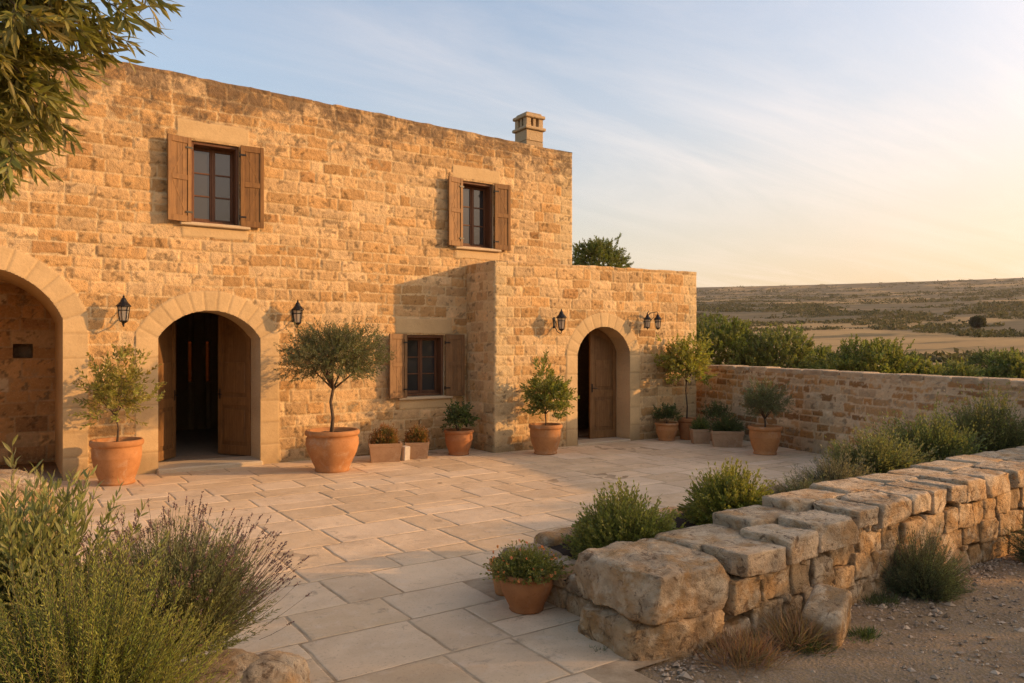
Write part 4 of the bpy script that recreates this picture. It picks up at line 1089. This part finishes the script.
def crown_leaves(root, n, k, r, c, rad, leafL, leafW, col, name='crown', ln=.18, inner=.3, lump=.3, up=.2, fine=False, ang=50, zmin=-.8, tipcol=None, seed=0, stem=.0022, var=.28):
    mb = MB(); S, d = ball(n, r, rad, inner, lump, seed, zmin)
    D = d + r.normal(0, .45, d.shape) + np.array((0, 0, up))
    sprigs(mb, S + np.array(c) - unit(D) * ln * .4, D, ln * r.uniform(.6, 1.25, len(S)), k, leafL, leafW, col, r, ang, .1, 0.1, fine, stem, tipcol=tipcol, var=var)
    return mb.build(name, LM, root)
def limbs(root, r, trunk, rad, crown_c, crown_rad, n=9, name='trunk'):
    mb = MB(); trunk = np.array(trunk, float); t = np.linspace(0, 1, len(trunk))
    mb.tube(trunk, rad, 9)
    top = trunk[-1]
    for i in range(n):
        d = unit(r.normal(0, 1, 3)[None])[0]; d[2] = abs(d[2]) * .6 + .1
        e_ = np.array(crown_c) + d * np.array(crown_rad) * .75; mid = (top + e_) / 2 + r.normal(0, .04, 3) * crown_rad[0] * 2
        s_ = trunk[-1] * .85 + trunk[-2] * .15
        mb.tube([s_, mid, e_], [rad[-1] * .75, rad[-1] * .45, rad[-1] * .15], 6)
    return mb.build(name, M_BARK, root, True)
GP = 'terracotta pots and planters on the patio'

# sapling with two stems at the left pier
t = thing('potted_shrub', 'small airy olive sapling in an orange terracotta pot left of the open door', 'potted plant', (1.36, 12.36, .034), 0, GP)
r = np.random.default_rng(301); round_pot(t, 'urn', .35, .64, M_TERRA)
for dx in (-.02, .05): pass
limbs(t, r, [(0, 0, .55), (.02, 0, .8), (-.02, 0, 1.0)], [.018, .014, .010], (0, 0, 1.35), (.42, .42, .5), 9)
crown_leaves(t, 210, 11, r, (0, 0, 1.33), (.46, .44, .50), .085, .038, (.27, .25, .06), ln=.22, inner=.1, lump=.6, up=.5, tipcol=(.24, .20, .06), seed=2)

# round-headed olive in the big pot
t = thing('potted_olive_tree', 'round-headed olive tree on a slim trunk in the biggest terracotta pot', 'potted tree', (4.37, 11.72, .034), 0, GP)
r = np.random.default_rng(303); round_pot(t, 'round', .43, .66, M_TERRA)
limbs(t, r, [(-.02, 0, .55), (.01, .0, .85), (-.02, .02, 1.1), (.02, 0, 1.34)], [.034, .028, .025, .024], (.05, 0, 1.85), (.74, .72, .5), 14)
crown_leaves(t, 1500, 11, r, (.05, 0, 1.84), (.74, .72, .52), .062, .019, GREEN['olive'], ln=.2, inner=.25, lump=.34, up=.25, tipcol=(.15, .14, .07), seed=5, zmin=-.75)

def planter(u_, w_, lx, ly, H, rz, label, plant, seed, m=M_TERRA2, ph=.2, prx=None, name='planter_box'):
    t = thing(name, label, 'planter', (u_, w_, .034), rz, GP); r = np.random.default_rng(seed)
    box_pot(t, lx, ly, H, m)
    prx = prx or lx * .55
    kw = dict(ry=ly * .5, up=.2, short=.5)
    if plant == 'red': mb = dome_bush(650, 10, r, .05, ph, prx, .052, .024, GREEN['mid'], H * .85, tipcol=(.42, .12, .045), tipw=.62, **kw)
    elif plant == 'dark': mb = dome_bush(480, 10, r, .05, ph, prx, .052, .026, GREEN['dark'], H * .85, **kw)
    else: mb = dome_bush(360, 10, r, .05, ph, prx, .05, .022, GREEN['mid'], H * .85, **kw)
    mb.build('foliage', LM, t); return t
planter(5.50, 12.2, .56, .30, .32, -.35, 'rectangular clay planter of russet-flowered plants, the wider one under the shuttered ground-floor window', 'red', 311, ph=.36, prx=.27)
planter(6.14, 12.25, .42, .32, .29, -.45, 'squarish clay planter of russet flowers between the white block and the round pot', 'red', 313, ph=.33, prx=.24)
b = MB(); b.box(-.065, .065, -.07, .07, 0, .25, (1.25, 1.25, 1.25), bev=.012)
bo = b.build('stone_block', simple('white_stone', (.52, .45, .36), .9, .1, 0, 14, .3, .3)); bo.location = (5.835, 12.12, .032); bo.rotation_euler = (.04, .03, .2)
tag(bo, 'small whitish stone block standing between two clay planters', 'block')

t = thing('potted_shrub', 'dark broad-leaved plant in a round clay pot in the corner by the annex', 'potted plant', (6.98, 12.22, .034), 0, GP)
r = np.random.default_rng(321); round_pot(t, 'urn', .27, .46, M_TERRA3); stems(t, 6, r, .35, .25, .008, z0=.42)
crown_leaves(t, 150, 9, r, (0, 0, .66), (.28, .26, .26), .075, .045, GREEN['dark'], name='foliage', ln=.14, inner=.1, lump=.35, up=.4, zmin=-.5, seed=8)

t = thing('potted_shrub', 'leafy young bush in a terracotta pot against the annex left of its door', 'potted plant', (8.38, 11.42, .034), 0, GP)
r = np.random.default_rng(331); round_pot(t, 'urn', .31, .55, M_TERRA)
limbs(t, r, [(0, 0, .48), (.01, 0, .6), (0, .01, .75)], [.014, .012, .010], (0, 0, 1.05), (.38, .36, .45), 9, 'stem')
crown_leaves(t, 260, 11, r, (0, 0, 1.06), (.40, .38, .54), .095, .044, (.20, .215, .05), name='foliage', ln=.2, inner=.1, lump=.45, up=.5, tipcol=(.16, .16, .04), seed=12)

t = thing('potted_shrub', 'low dark bush in a squat clay pot right of the annex door', 'potted plant', (11.72, 11.62, .034), 0, GP)
r = np.random.default_rng(341); round_pot(t, 'urn', .245, .38, M_TERRA); stems(t, 5, r, .25, .25, .007, z0=.34)
crown_leaves(t, 170, 10, r, (0, 0, .53), (.29, .28, .22), .055, .03, GREEN['dark'], name='foliage', ln=.14, inner=.1, up=.4, zmin=-.4, seed=14)

t = thing('potted_olive_tree', 'airy yellow-green sapling on a thin trunk at the annex corner behind the pots', 'potted tree', (12.22, 11.52, .034), 0, GP)
r = np.random.default_rng(343); round_pot(t, 'tapered', .2, .46, M_TERRA3)
limbs(t, r, [(0, 0, .38), (.02, 0, .7), (-.03, 0, 1.05), (0, 0, 1.25)], [.02, .017, .014, .012], (0, 0, 1.65), (.55, .5, .5), 11)
crown_leaves(t, 330, 11, r, (0, 0, 1.66), (.60, .52, .56), .095, .046, (.25, .245, .052), ln=.22, inner=.1, lump=.6, up=.4, tipcol=(.30, .28, .055), seed=22)

t = thing('potted_shrub', 'small dark bush in a clay pot tucked behind the planters in the wall corner', 'potted plant', (12.58, 11.0, .034), 0, GP)
r = np.random.default_rng(345); round_pot(t, 'urn', .22, .36, M_TERRA2); stems(t, 5, r, .25, .2, .007, z0=.3)
crown_leaves(t, 160, 10, r, (0, 0, .54), (.32, .30, .24), .05, .024, GREEN['dark'], name='foliage', ln=.14, inner=.1, up=.4, zmin=-.4, seed=24)
planter(11.94, 10.88, .38, .30, .30, -.6, 'small square clay planter beside the long planter near the wall corner', 'green', 347, ph=.30)
planter(11.98, 10.22, .62, .32, .32, -.75, 'long clay planter of dark bushy herbs in front of the boundary wall', 'dark', 349, ph=.40, prx=.40)

t = thing('potted_olive_tree', 'small round olive bush in a terracotta pot in front of the boundary wall', 'potted tree', (11.74, 9.12, .034), 0, GP)
r = np.random.default_rng(351); round_pot(t, 'urn', .30, .52, M_TERRA)
limbs(t, r, [(0, 0, .45), (.01, 0, .56), (0, .01, .66)], [.02, .018, .016], (0, 0, .94), (.40, .38, .3), 9)
crown_leaves(t, 560, 11, r, (0, 0, .96), (.44, .42, .34), .055, .015, (.13, .145, .065), ln=.19, inner=.15, lump=.35, up=.3, seed=27)

t = thing('potted_shrub', 'low bushy plant with small orange flowers in the foreground terracotta pot', 'potted plant', (3.27, 4.70, .034), 0, GP)
r = np.random.default_rng(361); round_pot(t, 'round', .205, .29, M_TERRA3)
mb = dome_bush(700, 13, r, .05, .25, .32, .034, .017, (.19, .205, .05), .245, ang=55, fine=True, tipcol=(.22, .17, .05), up=.1, seed=3, stem=.0014)
S, d = ball(46, r, (.29, .29, .21), .9, .2, 3, .1)
for q in range(5): leaves(mb, S + np.array((0, 0, .27)), d + r.normal(0, .7, d.shape), .017, .014, np.clip(tint((.62, .26, .10), len(S), r, .2, .1), 0, 1), r, True)
mb.build('foliage', LM, t); stems(t, 6, r, .15, .2, .005, z0=.25)
t = thing('terracotta_pot', 'small terracotta pot half hidden behind the foreground flowerpot', 'pot', (3.35, 5.10, .034), 0, GP)
r = np.random.default_rng(363); round_pot(t, 'tapered', .13, .26, M_TERRA); dome_bush(120, 10, r,   .05, .12, .12, .03, .012, GREEN['mid'], .2, fine=True).build('foliage', LM, t)

# ------------------------------------------------------------------ shrubs in the bed
def shrub(u_, w_, z_, n, k, rx, h, lL, lW, col, label, seed, ang=42, tip=None, up=.25, fine=False, name='shrub', group=None, lump=.3, short=.55, stem=.002, tipw=.5):
    t = thing(name, label, 'shrub', (u_, w_, z_), 0, group); r = np.random.default_rng(seed)
    dome_bush(n, k, r, .1, h, rx, lL, lW, col, 0, ang, fine, tip, None, up, seed, stem, lump, short, tipw).build('foliage', LM, t)
    stems(t, 9, r, h * .8, rx, .010, 'stem')
    return t
GB = 'shrubs in the bed along the low wall'
shrub(4.24, 4.66, .27, 1350, 18, .54, .58, .048, .021, (.185, .195, .048), 'dense rounded bright green shrub right behind the big end blocks of the low wall', 401, tip=(.24, .24, .06), up=.3, fine=True, group=GB, lump=.18, short=.36)
shrub(5.58, 4.72, .36, 1150, 18, .48, .57, .048, .022, (.20, .205, .042), 'smaller yellow-green rounded shrub, second from the left behind the low wall', 403, tip=(.26, .25, .055), up=.3, fine=True, group=GB, lump=.2, short=.36)
shrub(6.55, 4.62, .42, 600, 16, .40, .34, .045, .009, GREEN['sage'], 'low grey-green sprawling herb between the yellow-green shrub and the tall silvery bush', 405, up=.3, group=GB, lump=.5)
shrub(7.25, 4.75, .44, 800, 18, .50, .46, .05, .010, (.22, .205, .125), 'loose silvery herb with pale seed heads midway along the low wall', 407, up=.3, tip=(.26, .22, .15), group=GB, lump=.5)
shrub(8.05, 4.80, .46, 1900, 18, .60, .66, .055, .020, (.20, .205, .085), 'tall loose grey-green bush midway along the low wall', 409, up=.3, tip=(.18, .18, .07), group=GB, lump=.45)
shrub(9.35, 4.85, .46, 2100, 18, .64, .72, .055, .024, (.165, .18, .06), 'mid green bush next to the last big shrub by the boundary wall', 411, up=.3, group=GB, lump=.4)
shrub(10.55, 4.75, .46, 2400, 18, .66, .96, .055, .024, (.165, .175, .07), 'tallest bushy green shrub at the far right against the boundary wall', 413, up=.3, tip=(.16, .15, .06), group=GB, lump=.4)
shrub(8.75, 4.35, .50, 260, 16, .34, .32, .05, .009, GREEN['sage'], 'small pale sprawling herb spilling over the far half of the low wall top', 415, up=.2, group=GB, lump=.5)
# at the foot of the wall, gravel side
g = G(928, 598); shrub(g[0] + .0, g[1] + .05, 0.01, 1400, 20, .36, .50, .036, .008, (.16, .175, .09), 'dark grey-green bush growing from the gravel against the low wall', 421, up=.25, lump=.35)
shrub(7.95, 3.02, 0.01, 1000, 20, .34, .52, .036, .009, (.12, .14, .07), 'dark bush at the foot of the low wall at the right edge', 423, up=.25, lump=.35)
def tuft(px, py, n, h, spread, col, label, seed, cat='grass tuft', name='grass_tuft', z=0.01):
    g = G(px, py); r = np.random.default_rng(seed); mb = MB()
    P = np.stack([r.normal(0, spread * .3, n), r.normal(0, spread * .2, n), np.zeros(n)], 1)
    D = np.stack([r.normal(0, .55, n), r.normal(0, .55, n), np.abs(r.normal(1, .25, n))], 1) + P * (1.6 / spread)
    leaves(mb, P, D, h * r.uniform(.5, 1.1, n), .0045, tint(col, n, r, .35, .1), r, True, curl=.35)
    o = mb.build(name, M_DRY); o.location = (g[0], g[1], z); tag(o, label, cat, 'tufts and weeds at the foot of the low wall'); return o
tuft(745, 664, 620, .22, .36, (.27, .16, .075), 'dry brown grass tuft at the foot of the wall left of the leaning block', 431)
tuft(797, 648, 620, .27, .22, (.31, .19, .085), 'tall dry grass tuft right against the leaning stone block', 433)
tuft(812, 654, 260, .12, .2, (.10, .115, .03), 'green grass sprouting under the dry tuft beside the leaning block', 435)
tuft(864, 640, 260, .09, .16, (.10, .13, .035), 'small green weed on the gravel right of the leaning block', 437)
tuft(882, 606, 320, .10, .24, (.09, .10, .035), 'low green weed on the gravel left of the dark bush', 439)
tuft(600, 655, 90, .05, .15, (.12, .12, .045), 'tiny weeds at the patio edge under the end blocks', 441)

# ------------------------------------------------------------------ left foreground planting
bank = MB(); xs = np.linspace(-2.2, 1.25, 50); ys = np.linspace(1.2, 5.4, 60); X, Y = np.meshgrid(xs, ys)
ed = np.minimum(np.minimum(X + 2.2, 1.05 - X - .0 * Y), np.minimum(Y - 1.2, 5.2 - Y)); Z = -.02 + .42 * sstep(0, .55, ed) + .03 * fbm(X * 3, Y * 3, seed=31)
bank.grid(np.stack([X, Y, Z], -1)); tag(bank.build('soil_bank', M_SOIL, None, True), kind='structure')
def near(px, d):
    a = (px - CX) / F; return (RX * a * d + RY * d, -RY * a * d + RX * d)
# rosemary
t = thing('rosemary_bush', 'dense bright green rosemary-like bush filling the bottom left corner', 'shrub', (*near(75, 2.95), .34), 0); r = np.random.default_rng(451)
mb = MB(); n = 820
d = unit(np.concatenate([r.normal(0, .75, (n, 2)), np.abs(r.normal(.75, .35, (n, 1)))], 1)); kk = 1 + .25 * fbm(d[:, 0] * 3, d[:, 1] * 3, d[:, 2] * 3, seed=4)
end = d * kk[:, None] * np.array((.66, .66, .86)) * r.uniform(.6, 1.02, (n, 1)); S = end * r.uniform(.35, .6, (n, 1))
sprigs(mb, S, end - S, np.linalg.norm(end - S, axis=1), 60, .030, .0068, (.20, .215, .045), r, 48, .05, .35, False, .0022, tipcol=(.32, .31, .07), tipw=.7, var=.42)
mb.build('foliage', LM, t); stems(t, 10, r, .6, .6, .012)
# lavender
t = thing('lavender_bush', 'lavender bush with dried brown flower spikes spilling over the paving', 'shrub', (*near(172, 4.0), .40), 0); r = np.random.default_rng(453)
mb = MB(); n = 1700
d = unit(np.concatenate([r.normal(0, .8, (n, 2)), np.abs(r.normal(.75, .4, (n, 1))) + .10], 1)); end = d * np.array((.54, .54, .62)) * r.uniform(.6, 1.05, (n, 1)) * (1 + .2 * fbm(d[:, 0] * 3, d[:, 1] * 3, d[:, 2] * 3, seed=5))[:, None]; S = end * r.uniform(.2, .55, (n, 1))
sprigs(mb, S, end - S, np.linalg.norm(end - S, axis=1), 34, .040, .0085, (.19, .20, .085), r, 42, .05, .3, False, .0014, tipcol=(.26, .25, .13), tipw=.6, var=.4)
mb.build('foliage', LM, t)
fl = MB(); n = 420; d = unit(np.concatenate([r.normal(0, .75, (n, 2)), np.abs(r.normal(.75, .3, (n, 1))) + .02], 1)); S = d * np.array((.46, .46, .46)); D = unit(d + np.array((0, 0, .25)) + r.normal(0, .12, d.shape)); ln = r.uniform(.18, .33, n)
tip = sprigs(fl, S, D, ln, 3, .012, .003, (.15, .12, .07), r, 25, .2, .1, False, .0016, stem_i=0, stem_col=(.17, .12, .075))
for q in range(16): leaves(fl, tip - D * r.uniform(-.012, .032, (n, 1)), D + r.normal(0, .45, D.shape), .012, .0065, tint((.21, .135, .125), n, r, .3, .1), r, False)
fl.build('flower_spikes', M_DRY, t); stems(t, 8, r, .45, .5, .010)
# upright shrub with lance leaves
t = thing('leafy_shrub', 'upright leafy shrub with lance-shaped leaves at the left edge above the rosemary', 'shrub', (*near(22, 3.7), .30), 0); r = np.random.default_rng(455)
mb = MB(); n = 190; d = unit(np.concatenate([r.normal(0, .24, (n, 2)), np.abs(r.normal(1, .2, (n, 1)))], 1)); S = d * np.array((.5, .5, .25)) * r.uniform(.2, 1, (n, 1))
sprigs(mb, S, d, r.uniform(.48, .86, n), 34, .100, .022, (.21, .21, .07), r, 50, .12, .1, True, .003, tipcol=(.24, .235, .075))
mb.build('foliage', LM, t); stems(t, 8, r, .6, .35, .010)

# ------------------------------------------------------------------ trees
# overhanging olive, its trunk out of frame to the left
ot = thing('olive_tree', 'olive tree whose leafy branches hang in at the top left', 'tree', (-2.6, 3.4, 0)); r = np.random.default_rng(461)
mb = MB(); tp = [(0, 0, -.1), (.1, .05, .7), (.05, .1, 1.5), (.2, .1, 2.4), (.5, .2, 3.1)]; mb.tube(tp, [.22, .17, .15, .13, .09], 12); mb.build('trunk', M_BARK, ot, True)
def owp(px, py, d):
    x, y = near(px, d); return np.array((x + 2.6, y - 3.4, CAMH + (HY - py) / F * d))
br = MB(); lv = MB(); tips = []
root0 = np.array((.5, .2, 3.1))
targets = [(175, 4, 3.1, 0), (150, 22, 3.0, 0), (120, 58, 3.0, 1), (95, 75, 3.2, 1), (112, 38, 3.3, 0), (140, -6, 3.3, 0), (80, 122, 3.0, 1), (60, 132, 3.1, 1), (45, 180, 2.9, 2), (30, 195, 3.0, 2), (55, 150, 3.3, 2), (20, 120, 2.9, 1), (60, 30, 2.8, 0), (20, 60, 2.8, 1), (30, 0, 3.0, 0), (90, 5, 2.9, 0), (10, 165, 3.2, 2), (-20, 100, 3, 1), (75, 95, 3.25, 1), (100, 30, 2.9, 0), (-10, 30, 2.8, 0), (10, 90, 3.1, 1), (40, 90, 3.0, 1), (5, 195, 3.1, 2), (130, 40, 3.15, 0), (50, 60, 3.1, 1)]
hub = [owp(-70, -40, 3.0), owp(-70, 20, 3.0), owp(-50, 70, 3.0)]
for hb in hub: br.tube([root0, (root0 + hb) / 2 + (0, 0, .1), hb], [.06, .04, .022], 7)
SS, DD, LL = [], [], []
for px, py, d, hidx in targets:
    px -= 32; py -= 14 + 16 * (hidx == 2); e_ = owp(px, py, d); h0 = hub[hidx]; mid = (h0 + e_) / 2 + np.array((0, 0, .10)) + r.normal(0, .03, 3)
    br.tube([h0, mid, e_], [.012, .007, .002], 5)
    for q in np.linspace(.25, 1.0, 11):
        p = (1 - q) ** 2 * h0 + 2 * q * (1 - q) * mid + q * q * e_; tg = unit((2 * (1 - q) * (mid - h0) + 2 * q * (e_ - mid))[None])[0]
        for _ in range(2):
            SS.append(p + r.normal(0, .008, 3)); DD.append(tg + r.normal(0, .38, 3) + np.array((0, 0, -.06))); LL.append(r.uniform(.08, .17))
br.build('branch', M_BARK, ot, True)
sprigs(lv, np.array(SS), np.array(DD), np.array(LL), 9, .105, .021, (.20, .185, .05), r, 40, .05, 0, True, .0016, droop=.12, tipcol=(.27, .235, .06))
# rest of the crown, off to the left and above
S, d = ball(420, r, (1.25, 1.3, 1.1), .3, .3, 3); S = S + np.array((-.75, -.5, 3.5))
sprigs(lv, S, d + r.normal(0, .5, d.shape), .28, 8, .075, .013, (.10, .10, .033), r, 42, .05, 0, False, .002, droop=.2)
lv.build('crown', LM, ot)

def bush_tree(name, label, u_, w_, z_, c, rad, n, k, lL, lW, col, seed, tip=None, trunk=None, group=None, cat='shrub', ln=.4, lump=.35, inner=.45, zmin=-.5):
    t = thing(name, label, cat, (u_, w_, z_), 0, group); r = np.random.default_rng(seed)
    n = int(n * 1.5); mb = MB(); S, d = ball(n, r, rad, inner, lump, seed, zmin); D = d + r.normal(0, .4, d.shape) + np.array((0, 0, .4))
    sprigs(mb, S + np.array(c) - unit(D) * ln * .4, D, ln * r.uniform(.6, 1.2, len(S)), k, lL, lW, col, r, 50, .1, .1, False, .006 if lL > .05 else .002, tipcol=tip, var=.3)
    mb.build('crown', LM, t)
    tr = MB(); tz = c[2]
    tr.tube([(0, 0, -.2), (.05, 0, tz * .4), (0, .05, tz)], [.09 * (trunk or 1), .07 * (trunk or 1), .04 * (trunk or 1)], 8)
    for i in range(7):
        q = unit(r.normal(0, 1, (1, 3)))[0]; q[2] = abs(q[2]); e_ = np.array(c) + q * np.array(rad) * .7
        tr.tube([(.03, 0, tz * .5), (np.array((0, 0, tz * .6)) + e_) / 2, e_], [.05 * (trunk or 1), .03 * (trunk or 1), .01], 6)
    tr.build('trunk', M_BARK, t, True); return t
GT = 'bushes beyond the boundary wall'
def beyond(px, d, top_y, half_px, label, seed, col, n=520, flat=1.0, tip=(.22, .21, .055), zb=-.3):
    x, y = near(px, d); zt = CAMH + (HY - top_y) / F * d; h = (zt - zb); rx = half_px / F * d
    bush_tree('bush', label, x, y, zb, (0, 0, h * .42), (rx * .95, rx * .8 * flat, h * .45), int(n * 2.1), 12, .105, .062, tuple(c_ * 1.75 for c_ in col), seed, tip, 1.0, GT, lump=.3, inner=.6, ln=.28, zmin=-.75)
beyond(722, 23, 301, 56, 'tallest dark green bush beyond the boundary wall, right beside the annex', 471, (.075, .092, .024), 700)
beyond(772, 22, 320, 56, 'rounded green bush beyond the wall, next to the tallest one', 473, (.085, .10, .0307), 640)
beyond(815, 23, 344, 34, 'low wide bush beyond the wall, between the rounded bush and the broad hedge', 475, (.09, .105, .028), 480)
beyond(868, 20, 334, 66, 'broad hedge-like green bush beyond the middle of the boundary wall', 477, (.080, .097, .024), 800)
beyond(925, 20, 351, 36, 'sloping green bush right of the broad hedge beyond the wall', 479, (.095, .105, .03), 480)
beyond(965, 19, 362, 34, 'small bush behind the wall near the right edge', 481, (.085, .10, .028), 420)
beyond(1012, 19, 351, 40, 'round green bush beyond the wall at the right edge', 483, (.075, .09, .025), 560)
beyond(1000, 44, 349, 42, 'long low dark bush in the field behind, at the right edge', 485, (.055, .068, .022), 560, tip=(.10, .11, .035))
beyond(905, 46, 350, 26, 'low dark bush standing in the field beyond the hedge', 487, (.055, .07, .022), 380, tip=(.10, .11, .035))
beyond(840, 48, 351, 22, 'small dark bush at the edge of the pale field', 489, (.055, .068, .022), 320, tip=(.10, .11, .035))
beyond(950, 33, 358, 34, 'mid green bush in front of the pale field at the right', 491, (.07, .085, .0307), 420)
# tree behind the annex roof
x, y = near(597, 26); zt = CAMH + (HY - 231) / F * 26
bush_tree('tree', 'round-crowned green tree rising behind the annex roof', x, y, -.3, (0, 0, zt - .9), (.98, .95, .95), 620, 12, .12, .05, (.14, .16, .04), 493, (.15, .16, .04), 1.4, None, 'tree', ln=.24, lump=.3, inner=.4, zmin=-.9)
# lone tree in the field
x, y = near(978, 240); zt = CAMH + (HY - 317.5) / F * 240; zg = float(terrain_z(np.array([x]), np.array([y]))[0])
bush_tree('tree', 'lone round dark tree standing in the pale field', x, y, zg, (0, 0, (zt - zg) * .55), (2.0, 2.0, (zt - zg) * .46), 420, 10, .55, .35, (.055, .055, .024), 495, None, 4, None, 'tree', ln=1.0, lump=.2, inner=.5, zmin=-.9)

def far_scrub():
    r = np.random.default_rng(499); mb = MB(); N = 80000
    a = math.atan2(RY, RX) + np.radians(r.uniform(-8, 40, N)); d = np.exp(r.uniform(math.log(70), math.log(1750), N))
    x = d * np.sin(a); y = d * np.cos(a)
    f = fbm(x / 45, y / 45, seed=77, o=4) + .35 * vn(x / 230, y / 230, seed=78); ok = f > np.where(d > 350, -.05, np.where(d < 110, .0, .17))
    x, y, d = x[ok], y[ok], d[ok]; z = terrain_z(x, y); s = np.clip(r.lognormal(-.35, .5, len(x)), .35, 2.2) * np.interp(d, [70, 400, 1700], [.5, .9, 1.7])
    k = 12
    q = unit(r.normal(0, 1, (len(x), k, 3))); q[..., 2] = np.abs(q[..., 2])
    P = np.stack([x, y, z], 1)[:, None] + q * s[:, None, None] * np.array((1.25, 1.25, .75)) * r.uniform(.4, 1, (len(x), k, 1))
    D = q + r.normal(0, .5, q.shape)
    base = np.where(r.random((len(x), 1)) < .6, np.array((.085, .080, .032)), np.array((.13, .105, .045)))
    c = (base * r.uniform(.7, 1.3, (len(x), 1)))[:, None].repeat(k, 1) * r.uniform(.75, 1.25, (len(x), k, 1))
    leaves(mb, P.reshape(-1, 3), D.reshape(-1, 3), np.repeat(s, k) * .75, np.repeat(s, k) * .55, c.reshape(-1, 3), r)
    tag(mb.build('scrub', M_DRY), kind='stuff')
far_scrub()

# trees off to the right whose shade lies over the path, the low wall and the near paving
for i, (u_, w_, h, rx) in enumerate(((13.9, -3.2, 4.8, 1.7),)):
    bush_tree('tree', 'spreading tree standing out of view on the right, shading the gravel path', u_, w_, -.2, (0, 0, h * .5), (rx, rx, h * .5), 270, 12, .22, .12, (.06, .075, .022), 520 + i, None, 2, None, 'tree', ln=.6, lump=.3, inner=.25, zmin=-.95)

def haze():
    mb = MB(); mb.box(-4150, 4150, -4150, 4150, -4.0, 175.0)
    m = bpy.data.materials.new('haze'); m.use_nodes = True; nt = m.node_tree; nt.nodes.clear()
    o = nt.nodes.new('ShaderNodeOutputMaterial'); v = nt.nodes.new('ShaderNodeVolumePrincipled')
    v.inputs['Color'].default_value = (.92, .86, .80, 1); v.inputs['Density'].default_value = HAZE; v.inputs['Anisotropy'].default_value = .3
    nt.links.new(v.outputs[0], o.inputs['Volume']); tag(mb.build('haze', m), kind='stuff')
HAZE = .00008
haze()
